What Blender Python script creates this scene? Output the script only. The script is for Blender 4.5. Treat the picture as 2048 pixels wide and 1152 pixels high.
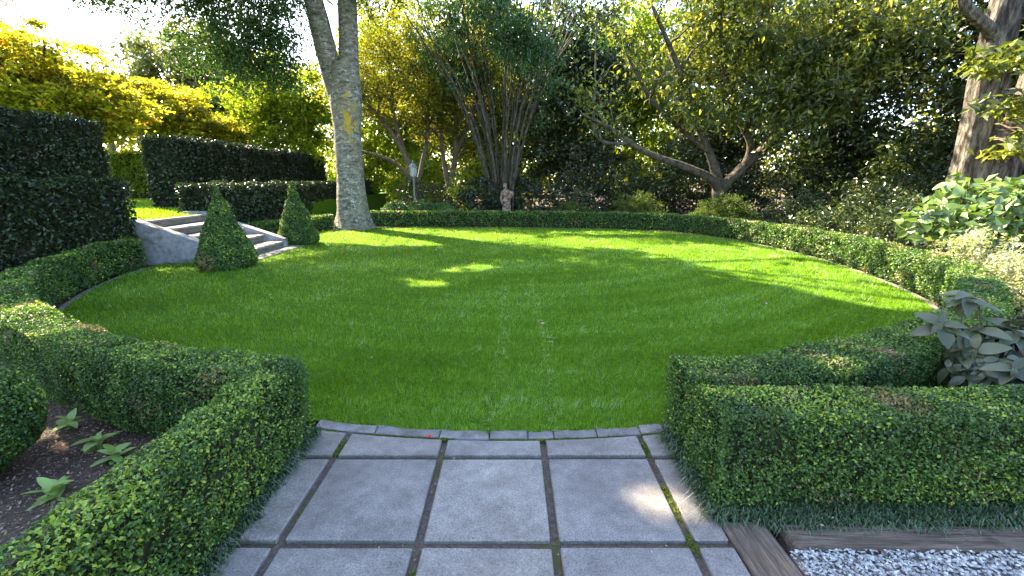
import bpy, bmesh, math
import numpy as np
from mathutils import Vector, Matrix

for _o in list(bpy.data.objects):
    bpy.data.objects.remove(_o)
scene = bpy.context.scene
COL = scene.collection
R = math.radians
rng = np.random.default_rng(7)

# ------------------------------------------------------------------ camera
cam = bpy.data.cameras.new('camera')
cam.sensor_width = 36.0
cam.lens = 15.2
cam.clip_start = 0.05
cam.clip_end = 600
camo = bpy.data.objects.new('camera', cam)
COL.objects.link(camo)
camo.location = (0, 0, 1.7)
camo.rotation_euler = (R(90 - 14.1), 0, 0)
scene.camera = camo

# ------------------------------------------------------------------ sky, sun, exposure
SUN_AZ = np.array([-0.76, 0.65])
SUN_AZ = SUN_AZ / np.linalg.norm(SUN_AZ)
SUN_EL = R(43)
world = bpy.data.worlds.new('World')
scene.world = world
world.use_nodes = True
wn = world.node_tree.nodes
wl = world.node_tree.links
bg = wn['Background']
sky = wn.new('ShaderNodeTexSky')
sky.sky_type = 'NISHITA'
sky.sun_disc = False
sky.sun_elevation = SUN_EL
sky.sun_rotation = math.atan2(SUN_AZ[0], SUN_AZ[1])
sky.air_density = 1.0
sky.dust_density = 1.6
sky.ozone_density = 1.0
wl.new(sky.outputs['Color'], bg.inputs['Color'])
bg.inputs['Strength'].default_value = 0.125
sl = bpy.data.lights.new('sun', 'SUN')
sl.energy = 5.0
sl.angle = R(0.55)
sl.color = (1.0, 0.86, 0.62)
so = bpy.data.objects.new('sun', sl)
COL.objects.link(so)
SUND = np.array([SUN_AZ[0] * math.cos(SUN_EL), SUN_AZ[1] * math.cos(SUN_EL), math.sin(SUN_EL)])
so.rotation_euler = Vector(SUND).to_track_quat('Z', 'Y').to_euler()
so.location = (-20, 12, 25)
vs = scene.view_settings
vs.view_transform = 'Standard'
vs.look = 'None'
vs.exposure = 3.1
vs.gamma = 1.0
vs.use_curve_mapping = False
cy = scene.cycles
cy.max_bounces = 6
cy.diffuse_bounces = 3
cy.glossy_bounces = 2
cy.transmission_bounces = 4
cy.transparent_max_bounces = 4
cy.use_denoising = True
cy.sample_clamp_indirect = 6.0

# ------------------------------------------------------------------ helpers: objects
def tag(o, label=None, cat=None, group=None, kind=None):
    if label: o['label'] = label
    if cat: o['category'] = cat
    if group: o['group'] = group
    if kind: o['kind'] = kind
    return o

def empty(name, loc, label=None, cat=None, group=None, kind=None):
    o = bpy.data.objects.new(name, None)
    o.empty_display_size = 0.1
    COL.objects.link(o)
    o.location = loc
    return tag(o, label, cat, group, kind)

def link(name, me, parent=None):
    o = bpy.data.objects.new(name, me)
    COL.objects.link(o)
    if parent is not None:
        o.parent = parent
        o.matrix_parent_inverse = Matrix.Translation(parent.location).inverted()
    return o

def mesh_np(name, v, f, mat, smooth=False, rnd=None):
    v = np.asarray(v, dtype=np.float32).reshape(-1, 3)
    f = np.asarray(f, dtype=np.int32).reshape(-1, 3)
    me = bpy.data.meshes.new(name)
    me.vertices.add(len(v))
    me.vertices.foreach_set('co', v.ravel())
    me.loops.add(f.size)
    me.loops.foreach_set('vertex_index', f.ravel())
    me.polygons.add(len(f))
    me.polygons.foreach_set('loop_start', np.arange(0, f.size, 3, dtype=np.int32))
    me.polygons.foreach_set('use_smooth', np.full(len(f), smooth))
    if rnd is not None:
        a = me.attributes.new('rnd', 'FLOAT', 'POINT')
        a.data.foreach_set('value', np.asarray(rnd, dtype=np.float32))
    me.update(calc_edges=True)
    if mat is not None:
        me.materials.append(mat)
    return me

def obj_np(name, v, f, mat, parent=None, smooth=False, rnd=None):
    return link(name, mesh_np(name, v, f, mat, smooth, rnd), parent)

def obj_bm(name, bm, mat, parent=None, smooth=False):
    me = bpy.data.meshes.new(name)
    bm.to_mesh(me)
    bm.free()
    if smooth:
        for p in me.polygons: p.use_smooth = True
    me.materials.append(mat)
    return link(name, me, parent)

class Geo:
    """collects numpy pieces into one mesh"""
    def __init__(s): s.v, s.f, s.r, s.n = [], [], [], 0
    def add(s, v, f, r=None):
        v = np.asarray(v, float).reshape(-1, 3); f = np.asarray(f, int).reshape(-1, 3)
        s.v.append(v); s.f.append(f + s.n)
        s.r.append(np.zeros(len(v)) if r is None else np.asarray(r, float)); s.n += len(v)
    def build(s, name, mat, parent=None, smooth=False):
        return obj_np(name, np.concatenate(s.v), np.concatenate(s.f), mat, parent, smooth, np.concatenate(s.r))

def box_bm(sx, sy, sz, bevel=0.0, seg=1, loc=(0, 0, 0), bm=None):
    b = bmesh.new()
    bmesh.ops.create_cube(b, size=1.0)
    bmesh.ops.scale(b, vec=(sx, sy, sz), verts=b.verts)
    if bevel:
        bmesh.ops.bevel(b, geom=b.edges[:], offset=bevel, segments=seg, affect='EDGES', profile=0.5)
    bmesh.ops.translate(b, vec=loc, verts=b.verts)
    if bm is None: return b
    m = bpy.data.meshes.new('t'); b.to_mesh(m); b.free(); bm.from_mesh(m); bpy.data.meshes.remove(m)
    return bm

def prism_bm(poly, z0, z1, bevel=0.0):
    """poly: list of (x, y), counter-clockwise"""
    b = bmesh.new()
    vs_ = [b.verts.new((x, y, z1)) for x, y in poly]
    top = b.faces.new(vs_)
    lo = [b.verts.new((x, y, z0)) for x, y in poly]
    n = len(poly)
    for i in range(n):
        b.faces.new((vs_[i], lo[i], lo[(i + 1) % n], vs_[(i + 1) % n]))
    b.faces.new(lo[::-1])
    bmesh.ops.recalc_face_normals(b, faces=b.faces)
    if bevel:
        bmesh.ops.bevel(b, geom=[e for e in top.edges], offset=bevel, segments=1, affect='EDGES', profile=0.5)
    return b

# ------------------------------------------------------------------ helpers: numbers
class SNoise:
    def __init__(s, seed, scale, n=10):
        g = np.random.default_rng(seed)
        d = g.normal(size=(n, 3)); d /= np.linalg.norm(d, axis=1)[:, None]
        s.k = d * (2 * math.pi / scale) * g.uniform(0.55, 1.7, n)[:, None]
        s.p = g.uniform(0, 6.28, n); s.n = n
    def __call__(s, p):
        return np.sin(np.asarray(p) @ s.k.T + s.p).sum(1) / math.sqrt(s.n)   # about unit variance

def norm(a):
    return a / np.maximum(np.linalg.norm(a, axis=-1, keepdims=True), 1e-9)

def catmull(P, per=12, closed=True):
    P = np.asarray(P, float); n = len(P); out = []
    for i in range(n if closed else n - 1):
        if closed: p0, p1, p2, p3 = P[(i - 1) % n], P[i], P[(i + 1) % n], P[(i + 2) % n]
        else: p0, p1, p2, p3 = P[max(i - 1, 0)], P[i], P[i + 1], P[min(i + 2, n - 1)]
        for t in np.linspace(0, 1, per, endpoint=False):
            out.append(0.5 * ((2 * p1) + (-p0 + p2) * t + (2 * p0 - 5 * p1 + 4 * p2 - p3) * t * t + (-p0 + 3 * p1 - 3 * p2 + p3) * t ** 3))
    if not closed: out.append(P[-1])
    return np.array(out)

def resample(P, step):
    P = np.asarray(P, float)
    d = np.r_[0, np.cumsum(np.linalg.norm(np.diff(P, axis=0), axis=1))]
    n = max(2, int(round(d[-1] / step)) + 1)
    s = np.linspace(0, d[-1], n)
    return np.stack([np.interp(s, d, P[:, k]) for k in range(P.shape[1])], 1)

def tube(pts, rad, seg=8, rough=0.0, seed=0, flare=None):
    pts = np.asarray(pts, float); rad = np.asarray(rad, float); n = len(pts)
    tan = norm(np.gradient(pts, axis=0))
    ref = np.array([0.0, 0, 1]) if abs(tan[0][2]) < 0.8 else np.array([1.0, 0, 0])
    V = []
    nz = SNoise(seed + 11, max(rad.max() * 2.2, 0.02), 8) if rough else None
    ang = np.linspace(0, 2 * math.pi, seg, endpoint=False)
    for i in range(n):
        u = norm(np.cross(tan[i], ref)); w = np.cross(tan[i], u)
        ring = np.cos(ang)[:, None] * u + np.sin(ang)[:, None] * w
        ref = -w if False else ref
        r = np.full(seg, rad[i])
        if flare is not None: r = r * flare(i, ang)
        p = pts[i] + ring * r[:, None]
        if nz is not None: p = pts[i] + ring * (r * (1 + rough * nz(p)))[:, None]
        V.append(p)
    V = np.concatenate(V + [pts[:1], pts[-1:]])
    F = []
    for i in range(n - 1):
        a = i * seg + np.arange(seg); b = i * seg + (np.arange(seg) + 1) % seg
        F.append(np.stack([a, b, b + seg], 1)); F.append(np.stack([a, b + seg, a + seg], 1))
    j = np.arange(seg); k = (j + 1) % seg
    F.append(np.stack([k, j, np.full(seg, n * seg)], 1))
    F.append(np.stack([(n - 1) * seg + j, (n - 1) * seg + k, np.full(seg, n * seg + 1)], 1))
    return V, np.concatenate(F)

def lathe(prof, seg=16, loc=(0, 0, 0)):
    prof = np.asarray(prof, float)
    return tube(np.c_[np.zeros(len(prof)), np.zeros(len(prof)), prof[:, 1]] + np.asarray(loc), prof[:, 0], seg) if np.all(np.diff(prof[:, 1]) > 0) else None

def leaves(c, nrm, axis, L, W=0.55, fold=0.18, bow=0.0):
    """diamond leaves folded on the midrib: 4 vertices, 2 triangles each"""
    n = len(c)
    L = np.broadcast_to(np.asarray(L, float), (n,))[:, None]
    nrm = norm(nrm); a = norm(axis - (axis * nrm).sum(1, keepdims=True) * nrm)
    s = np.cross(nrm, a)
    mid = c - a * L * 0.06 + nrm * (fold * L * 0.5)
    V = np.stack([c - a * L * 0.5, mid + s * L * W * 0.5, c + a * L * 0.5 - nrm * bow * L, mid - s * L * W * 0.5], 1).reshape(-1, 3)
    i = np.arange(n)[:, None] * 4
    F = np.concatenate([i + [0, 2, 1], i + [0, 3, 2]], 1).reshape(-1, 3)
    return V, F

def rnd_dir(n, g):
    return norm(g.normal(size=(n, 3)))

# ------------------------------------------------------------------ helpers: materials
def mat_new(name):
    m = bpy.data.materials.new(name); m.use_nodes = True
    nt = m.node_tree; nt.nodes.clear()
    out = nt.nodes.new('ShaderNodeOutputMaterial')
    return m, nt, out

def nd(nt, typ, **kw):
    n = nt.nodes.new(typ)
    for k, v in kw.items():
        if k.startswith('i_'):
            key = k[2:]
            n.inputs[int(key) if key.isdigit() else key.replace('_', ' ')].default_value = v
        else: setattr(n, k, v)
    return n

def ramp(nt, fac, stops, interp='LINEAR'):
    r = nt.nodes.new('ShaderNodeValToRGB')
    r.color_ramp.interpolation = interp
    e = r.color_ramp.elements
    while len(e) > 1: e.remove(e[-1])
    e[0].position = stops[0][0]; e[0].color = (*stops[0][1], 1)
    for p, c in stops[1:]:
        x = e.new(p); x.color = (*c, 1)
    nt.links.new(fac, r.inputs[0])
    return r.outputs[0]

def noise(nt, vec, scale, detail=4, rough=0.55, dist=0.0):
    n = nd(nt, 'ShaderNodeTexNoise', i_Scale=scale, i_Detail=detail, i_Roughness=rough, i_Distortion=dist)
    if vec is not None: nt.links.new(vec, n.inputs['Vector'])
    return n.outputs['Fac']

def mixc(nt, fac, a, b, mode='MIX'):
    m = nt.nodes.new('ShaderNodeMix'); m.data_type = 'RGBA'; m.blend_type = mode
    for s, k in ((fac, 0), (a, 6), (b, 7)):
        if isinstance(s, bpy.types.NodeSocket): nt.links.new(s, m.inputs[k])
        elif k == 0: m.inputs[0].default_value = s
        else: m.inputs[k].default_value = (*s, 1)
    return m.outputs[2]

def scaled(nt, vec, sc, loc=(0, 0, 0)):
    m = nd(nt, 'ShaderNodeMapping'); m.inputs['Scale'].default_value = sc; m.inputs['Location'].default_value = loc
    nt.links.new(vec, m.inputs['Vector']); return m.outputs[0]

def leaf_mat(name, stops, trans=0.35, rough=0.45, spec=0.4, tint=(1.25, 1.25, 0.55)):
    m, nt, out = mat_new(name)
    at = nd(nt, 'ShaderNodeAttribute', attribute_name='rnd')
    col = ramp(nt, at.outputs['Fac'], stops)
    p = nd(nt, 'ShaderNodeBsdfPrincipled', i_Roughness=rough)
    p.inputs['Specular IOR Level'].default_value = spec
    nt.links.new(col, p.inputs['Base Color'])
    t = nd(nt, 'ShaderNodeBsdfTranslucent')
    nt.links.new(mixc(nt, 1.0, col, tint, 'MULTIPLY'), t.inputs['Color'])
    mx = nd(nt, 'ShaderNodeMixShader', i_0=trans)
    nt.links.new(p.outputs[0], mx.inputs[1]); nt.links.new(t.outputs[0], mx.inputs[2])
    nt.links.new(mx.outputs[0], out.inputs[0])
    return m

def solid_mat(name, build, rough=0.8, spec=0.3, bump=0.0, bscale=40.0, bvec=None, metal=0.0, bdist=0.02):
    m, nt, out = mat_new(name)
    tc = nd(nt, 'ShaderNodeTexCoord').outputs['Object']
    p = nd(nt, 'ShaderNodeBsdfPrincipled', i_Roughness=rough, i_Metallic=metal)
    p.inputs['Specular IOR Level'].default_value = spec
    c = build(nt, tc)
    if isinstance(c, tuple): p.inputs['Base Color'].default_value = (*c, 1)
    else: nt.links.new(c, p.inputs['Base Color'])
    if bump:
        b = nd(nt, 'ShaderNodeBump', i_Strength=bump, i_Distance=bdist)
        v = scaled(nt, tc, bvec) if bvec else tc
        nt.links.new(noise(nt, v, bscale, 6, 0.65), b.inputs['Height'])
        nt.links.new(b.outputs[0], p.inputs['Normal'])
    nt.links.new(p.outputs[0], out.inputs[0])
    return m

BOX = [(0.0, (0.022, 0.050, 0.012)), (0.45, (0.062, 0.125, 0.022)), (0.75, (0.105, 0.190, 0.030)),
       (0.84, (0.22, 0.33, 0.035)), (0.90, (0.36, 0.43, 0.05)), (0.94, (0.20, 0.13, 0.06)), (1.0, (0.30, 0.20, 0.11))]
M = {}
M['box'] = leaf_mat('box leaves', BOX, 0.30, 0.42, 0.45)
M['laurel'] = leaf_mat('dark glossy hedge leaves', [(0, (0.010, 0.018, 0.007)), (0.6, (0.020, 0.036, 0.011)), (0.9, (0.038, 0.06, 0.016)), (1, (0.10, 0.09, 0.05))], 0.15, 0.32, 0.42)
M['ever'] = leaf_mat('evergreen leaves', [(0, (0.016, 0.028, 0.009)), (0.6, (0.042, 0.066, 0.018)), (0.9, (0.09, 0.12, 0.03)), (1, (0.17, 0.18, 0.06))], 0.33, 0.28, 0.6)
M['grass'] = leaf_mat('grass blades', [(0, (0.055, 0.115, 0.004)), (0.5, (0.135, 0.285, 0.008)), (0.8, (0.22, 0.39, 0.018)), (0.9, (0.24, 0.40, 0.13)), (1, (0.34, 0.49, 0.28))], 0.45, 0.40, 0.4, (1.5, 1.2, 0.4))
M['mondo'] = leaf_mat('mondo grass blades', [(0, (0.020, 0.040, 0.016)), (0.6, (0.05, 0.090, 0.034)), (1, (0.12, 0.17, 0.09))], 0.15, 0.38, 0.5)
M['oak'] = leaf_mat('dark tree leaves', [(0, (0.022, 0.048, 0.012)), (0.6, (0.04, 0.085, 0.018)), (1, (0.08, 0.14, 0.03))], 0.40, 0.45, 0.4)
M['gold'] = leaf_mat('golden leaves', [(0, (0.07, 0.07, 0.014)), (0.35, (0.25, 0.265, 0.02)), (0.8, (0.45, 0.47, 0.035)), (0.95, (0.50, 0.41, 0.03)), (1, (0.42, 0.19, 0.03))], 0.5, 0.5, 0.3, (1.2, 1.1, 0.5))
M['lime'] = leaf_mat('lime green leaves', [(0, (0.09, 0.15, 0.015)), (0.6, (0.20, 0.29, 0.025)), (1, (0.34, 0.40, 0.05))], 0.55, 0.5, 0.3, (1.5, 1.3, 0.35))
M['sage'] = leaf_mat('grey green leaves', [(0, (0.07, 0.09, 0.035)), (0.6, (0.16, 0.18, 0.07)), (1, (0.32, 0.30, 0.14))], 0.35, 0.5, 0.3)
M['olive'] = leaf_mat('olive green leaves', [(0, (0.035, 0.05, 0.012)), (0.6, (0.12, 0.15, 0.022)), (1, (0.27, 0.29, 0.04))], 0.55, 0.42, 0.4, (1.6, 1.3, 0.3))
M['bamboo'] = leaf_mat('narrow dark green leaves', [(0, (0.02, 0.055, 0.022)), (0.6, (0.045, 0.105, 0.035)), (1, (0.09, 0.17, 0.05))], 0.35, 0.4, 0.45)
M['cherry'] = leaf_mat('broad green leaves', [(0, (0.03, 0.05, 0.014)), (0.6, (0.105, 0.145, 0.034)), (0.9, (0.29, 0.33, 0.06)), (1, (0.45, 0.42, 0.07))], 0.48, 0.30, 0.65, (1.5, 1.3, 0.4))
M['maple'] = leaf_mat('fine maple leaves', [(0, (0.045, 0.075, 0.014)), (0.7, (0.09, 0.13, 0.025)), (1, (0.16, 0.19, 0.05))], 0.4, 0.5, 0.3)
M['rust'] = leaf_mat('reddish leaves', [(0, (0.16, 0.08, 0.05)), (1, (0.32, 0.18, 0.10))], 0.4, 0.5, 0.3)
M['pale'] = leaf_mat('pale variegated leaves', [(0, (0.12, 0.15, 0.06)), (0.5, (0.32, 0.34, 0.17)), (1, (0.62, 0.60, 0.42))], 0.35, 0.35, 0.6)
M['hydrangea'] = leaf_mat('hydrangea leaves', [(0, (0.05, 0.10, 0.018)), (1, (0.17, 0.25, 0.05))], 0.35, 0.34, 1.0)
M['greyleaf'] = leaf_mat('dull blue green leaves', [(0, (0.045, 0.058, 0.026)), (1, (0.095, 0.105, 0.055))], 0.2, 0.40, 0.5)
M['primula'] = leaf_mat('soft green rosette leaves', [(0, (0.27, 0.40, 0.11)), (1, (0.38, 0.50, 0.16))], 0.35, 0.6, 0.3)
M['moss'] = leaf_mat('moss', [(0, (0.05, 0.08, 0.01)), (1, (0.16, 0.20, 0.02))], 0.2, 0.8, 0.2)
M['litter'] = leaf_mat('fallen leaves', [(0, (0.04, 0.025, 0.018)), (0.4, (0.12, 0.075, 0.055)), (0.6, (0.22, 0.14, 0.10)), (0.8, (0.40, 0.31, 0.22)), (1, (0.5, 0.06, 0.03))], 0.1, 0.6, 0.3)

M['dark_core'] = solid_mat('dark shade core', lambda nt, tc: ramp(nt, noise(nt, tc, 30), [(0.3, (0.012, 0.014, 0.008)), (0.7, (0.03, 0.028, 0.016))]), 0.9, 0.1)  # near-black colour stands for the shade inside hedges and topiary
M['bark'] = solid_mat('brown bark', lambda nt, tc: ramp(nt, noise(nt, scaled(nt, tc, (3, 3, 0.8)), 3.0, 6, 0.7), [(0.3, (0.045, 0.035, 0.024)), (0.7, (0.15, 0.12, 0.085))]), 0.9, 0.2, 0.5, 14, (3, 3, 0.7))
M['bark_pale'] = solid_mat('pale bark', lambda nt, tc: ramp(nt, noise(nt, scaled(nt, tc, (3, 3, 0.8)), 2.5, 6, 0.7), [(0.3, (0.13, 0.105, 0.08)), (0.7, (0.34, 0.29, 0.23))]), 0.9, 0.2, 0.6, 10, (2.5, 2.5, 0.8))

def bark_big(nt, tc):
    base = ramp(nt, noise(nt, scaled(nt, tc, (1.4, 1.4, 3.4)), 3.2, 8, 0.7, 0.6), [(0.36, (0.065, 0.057, 0.043)), (0.5, (0.19, 0.17, 0.135)), (0.64, (0.34, 0.315, 0.26))])
    spots = ramp(nt, noise(nt, tc, 9.0, 5, 0.7), [(0.57, (0, 0, 0)), (0.63, (1, 1, 1))])
    base = mixc(nt, spots, base, (0.47, 0.47, 0.42))
    grn = ramp(nt, noise(nt, tc, 1.6, 4), [(0.52, (0, 0, 0)), (0.7, (0.6, 0.6, 0.6))])
    base = mixc(nt, grn, base, (0.23, 0.22, 0.12))
    dk = ramp(nt, noise(nt, scaled(nt, tc, (1, 1, 5)), 4.5, 6, 0.75, 1.0), [(0.56, (0, 0, 0)), (0.64, (0.85, 0.85, 0.85))])
    base = mixc(nt, dk, base, (0.06, 0.05, 0.038))
    sub = nd(nt, 'ShaderNodeVectorMath', operation='SUBTRACT'); nt.links.new(tc, sub.inputs[0]); sub.inputs[1].default_value = (-5.36, 15.15, 3.6)
    sc = nd(nt, 'ShaderNodeVectorMath', operation='MULTIPLY'); nt.links.new(sub.outputs[0], sc.inputs[0]); sc.inputs[1].default_value = (2.2, 1.0, 0.62)
    ln = nd(nt, 'ShaderNodeVectorMath', operation='LENGTH'); nt.links.new(sc.outputs[0], ln.inputs[0])
    ad = nd(nt, 'ShaderNodeMath', operation='MULTIPLY_ADD', i_1=3.4, i_2=-1.55); nt.links.new(noise(nt, scaled(nt, tc, (1.6, 1.6, 0.8)), 3.6, 8, 0.75), ad.inputs[0])
    sm = nd(nt, 'ShaderNodeMath', operation='ADD'); nt.links.new(ln.outputs['Value'], sm.inputs[0]); nt.links.new(ad.outputs[0], sm.inputs[1])
    y = ramp(nt, sm.outputs[0], [(0.22, (0.92, 0.92, 0.92)), (0.62, (0, 0, 0))])
    return mixc(nt, y, base, (0.46, 0.31, 0.015))
M['bark_limb'] = solid_mat('grey limb bark', lambda nt, tc: ramp(nt, noise(nt, scaled(nt, tc, (3, 3, 3)), 2.0, 6, 0.7), [(0.36, (0.024, 0.020, 0.014)), (0.64, (0.115, 0.098, 0.072))]), 0.9, 0.2, 0.9, 8, bdist=0.04)
M['bark_twin'] = solid_mat('ridged bark', lambda nt, tc: ramp(nt, noise(nt, scaled(nt, tc, (4, 4, 0.9)), 2.5, 7, 0.72), [(0.38, (0.032, 0.026, 0.020)), (0.5, (0.105, 0.092, 0.075)), (0.63, (0.23, 0.205, 0.17))]), 0.9, 0.15, 1.0, 4, (4, 4, 0.9), bdist=0.10)
M['bark_big'] = solid_mat('grey lichened bark', bark_big, 0.9, 0.15, 1.0, 6, (1.5, 1.5, 3.2), bdist=0.07)

def slab_col(nt, tc):
    geo = nd(nt, 'ShaderNodeNewGeometry').outputs['Position']
    oi = nd(nt, 'ShaderNodeObjectInfo').outputs['Random']
    a = ramp(nt, noise(nt, geo, 3.0, 5, 0.6), [(0.3, (0.18, 0.163, 0.15)), (0.7, (0.28, 0.256, 0.236))])
    b = ramp(nt, noise(nt, geo, 130, 3, 0.7), [(0.35, (0.55, 0.55, 0.55)), (0.5, (1, 1, 1)), (0.68, (1.35, 1.35, 1.4))])
    a = mixc(nt, 1.0, a, b, 'MULTIPLY')
    mo = ramp(nt, noise(nt, geo, 9.0, 6, 0.75), [(0.35, (0.72, 0.71, 0.70)), (0.55, (1.0, 1.0, 1.0)), (0.72, (1.22, 1.21, 1.2))])
    a = mixc(nt, 1.0, a, mo, 'MULTIPLY')
    s = ramp(nt, noise(nt, geo, 60, 2, 0.5), [(0.73, (0, 0, 0)), (0.76, (1, 1, 1))])
    a = mixc(nt, s, a, (0.40, 0.39, 0.37))
    d = ramp(nt, noise(nt, geo, 1.1, 6, 0.7), [(0.48, (0, 0, 0)), (0.70, (0.75, 0.75, 0.75))])
    a = mixc(nt, d, a, (0.105, 0.088, 0.078))
    v = ramp(nt, oi, [(0, (0.82, 0.82, 0.84)), (1, (1.12, 1.10, 1.06))])
    return mixc(nt, 1.0, a, v, 'MULTIPLY')
M['slab'] = solid_mat('bluestone slab', slab_col, 0.62, 0.35, 0.35, 70)
M['edging'] = solid_mat('worn edging stone', lambda nt, tc: mixc(nt, 1.0, ramp(nt, noise(nt, nd(nt, 'ShaderNodeNewGeometry').outputs['Position'], 7, 6, 0.7), [(0.3, (0.085, 0.078, 0.068)), (0.7, (0.215, 0.20, 0.185))]), ramp(nt, nd(nt, 'ShaderNodeObjectInfo').outputs['Random'], [(0, (0.8, 0.8, 0.8)), (1, (1.1, 1.08, 1.05))]), 'MULTIPLY'), 0.8, 0.25, 0.5, 40)
M['edging_front'] = solid_mat('path edging stone', lambda nt, tc: mixc(nt, ramp(nt, noise(nt, nd(nt, 'ShaderNodeNewGeometry').outputs['Position'], 5, 6, 0.7), [(0.5, (0, 0, 0)), (0.68, (0.7, 0.7, 0.7))]), mixc(nt, 1.0, ramp(nt, noise(nt, nd(nt, 'ShaderNodeNewGeometry').outputs['Position'], 11, 6, 0.7), [(0.3, (0.14, 0.13, 0.125)), (0.7, (0.27, 0.255, 0.25))]), ramp(nt, nd(nt, 'ShaderNodeObjectInfo').outputs['Random'], [(0, (0.75, 0.75, 0.75)), (1, (1.1, 1.08, 1.05))]), 'MULTIPLY'), (0.085, 0.075, 0.055)), 0.8, 0.25, 0.6, 40)
M['soil'] = solid_mat('dark soil', lambda nt, tc: mixc(nt, ramp(nt, noise(nt, tc, 55, 4, 0.7), [(0.55, (0, 0, 0)), (0.7, (1, 1, 1))]), ramp(nt, noise(nt, tc, 2.2, 6, 0.7), [(0.3, (0.05, 0.037, 0.028)), (0.7, (0.125, 0.092, 0.07))]), (0.22, 0.17, 0.13)), 0.95, 0.1, 0.9, 45)
M['joint'] = solid_mat('joint dirt', lambda nt, tc: mixc(nt, ramp(nt, noise(nt, tc, 1.7, 5, 0.7), [(0.52, (0, 0, 0)), (0.66, (1, 1, 1))]), ramp(nt, noise(nt, tc, 60, 5, 0.7), [(0.3, (0.06, 0.048, 0.038)), (0.7, (0.17, 0.14, 0.115))]), (0.075, 0.085, 0.025)), 0.95, 0.1, 0.9, 60)
M['lawn'] = solid_mat('lawn turf', lambda nt, tc: mixc(nt, ramp(nt, noise(nt, tc, 40, 4, 0.7), [(0.35, (0, 0, 0)), (0.65, (1, 1, 1))]), (0.035, 0.085, 0.005), (0.085, 0.18, 0.010)), 0.9, 0.1, 0.8, 60)
M['concrete'] = solid_mat('rendered cheek wall', lambda nt, tc: mixc(nt, ramp(nt, noise(nt, scaled(nt, tc, (1, 1, 1.6)), 2.3, 6, 0.7), [(0.47, (0, 0, 0)), (0.62, (0.85, 0.85, 0.85))]), ramp(nt, noise(nt, tc, 7, 7, 0.75), [(0.32, (0.20, 0.195, 0.19)), (0.68, (0.40, 0.39, 0.385))]), (0.13, 0.12, 0.105)), 0.85, 0.2, 0.3, 30)
M['step'] = solid_mat('worn step stone', lambda nt, tc: ramp(nt, noise(nt, tc, 5, 6, 0.7), [(0.3, (0.13, 0.12, 0.105)), (0.7, (0.28, 0.262, 0.24))]), 0.85, 0.2, 0.4, 30)
M['riser'] = solid_mat('riser brick', lambda nt, tc: ramp(nt, noise(nt, tc, 6, 6, 0.7), [(0.3, (0.10, 0.085, 0.07)), (0.7, (0.21, 0.185, 0.155))]), 0.9, 0.2, 0.4, 30)
M['sleeper'] = solid_mat('weathered timber', lambda nt, tc: mixc(nt, ramp(nt, noise(nt, tc, 6, 4), [(0.6, (0, 0, 0)), (0.72, (0.8, 0.8, 0.8))]), ramp(nt, noise(nt, scaled(nt, tc, (1.2, 14, 14)), 3.0, 7, 0.75, 0.4), [(0.3, (0.042, 0.032, 0.026)), (0.5, (0.13, 0.10, 0.08)), (0.7, (0.25, 0.20, 0.16))]), (0.05, 0.04, 0.035)), 0.9, 0.15, 0.9, 8, (1, 14, 14))
M['iron'] = solid_mat('verdigris grey iron', lambda nt, tc: ramp(nt, noise(nt, tc, 14, 4), [(0.3, (0.10, 0.11, 0.10)), (0.7, (0.22, 0.23, 0.21))]), 0.6, 0.4, 0.2, 30)
M['terracotta'] = solid_mat('weathered statue stone', lambda nt, tc: ramp(nt, noise(nt, tc, 12, 6, 0.7), [(0.36, (0.07, 0.042, 0.03)), (0.5, (0.19, 0.125, 0.092)), (0.64, (0.36, 0.27, 0.205))]), 0.85, 0.2, 0.5, 30)

def glass_mat():
    m, nt, out = mat_new('lantern glass')
    p = nd(nt, 'ShaderNodeBsdfPrincipled', i_Roughness=0.25)
    p.inputs['Base Color'].default_value = (0.75, 0.82, 0.82, 1)
    p.inputs['Transmission Weight'].default_value = 0.6
    nt.links.new(p.outputs[0], out.inputs[0]); return m
M['glass'] = glass_mat()

def gravel_mat():
    m, nt, out = mat_new('pale gravel')
    at = nd(nt, 'ShaderNodeAttribute', attribute_name='rnd')
    c = ramp(nt, at.outputs['Fac'], [(0, (0.12, 0.125, 0.14)), (0.35, (0.25, 0.25, 0.255)), (0.8, (0.42, 0.415, 0.41)), (1, (0.60, 0.59, 0.56))])
    p = nd(nt, 'ShaderNodeBsdfPrincipled', i_Roughness=0.75)
    nt.links.new(c, p.inputs['Base Color']); nt.links.new(p.outputs[0], out.inputs[0]); return m
M['gravel'] = gravel_mat()

# ------------------------------------------------------------------ light gaps: where the sun reaches the garden
# (x, y, rx, ry, openness) on the ground; canopy leaves whose shadow would land there are thinned out
GAPS = [(-3.2, 12.2, 0.9, 0.4, 0.99), (-2.9, 12.1, 1.5, 0.75, 0.93), (-1.0, 13.3, 1.5, 0.7, 0.7), (-0.9, 8.4, 0.62, 0.42, 0.97), (-1.4, 7.1, 0.50, 0.34, 0.97),
        (2.4, 11.6, 1.5, 0.75, 0.75), (4.9, 10.3, 1.7, 1.4, 0.95), (5.2, 8.2, 1.5, 1.6, 0.985), (5.45, 6.6, 0.9, 1.0, 0.985),
        (3.4, 14.2, 2.2, 0.5, 0.6), (8.6, 6.0, 2.6, 2.6, 0.93), (7.8, 10.5, 1.3, 4.5, 0.8), (-3.5, 3.05, 0.85, 0.50, 0.985), (0.78, 2.0, 0.24, 0.20, 0.97),
        (9.5, 10.5, 2.5, 2.5, 0.75), (7.0, 15.0, 2.0, 1.2, 0.5), (2.6, 2.1, 0.25, 0.2, 0.8), (-1.5, 1.3, 0.3, 0.3, 0.5)]
_gn = SNoise(5, 0.9); _gn2 = SNoise(6, 0.5); _gn3 = SNoise(4, 0.25)
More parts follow.
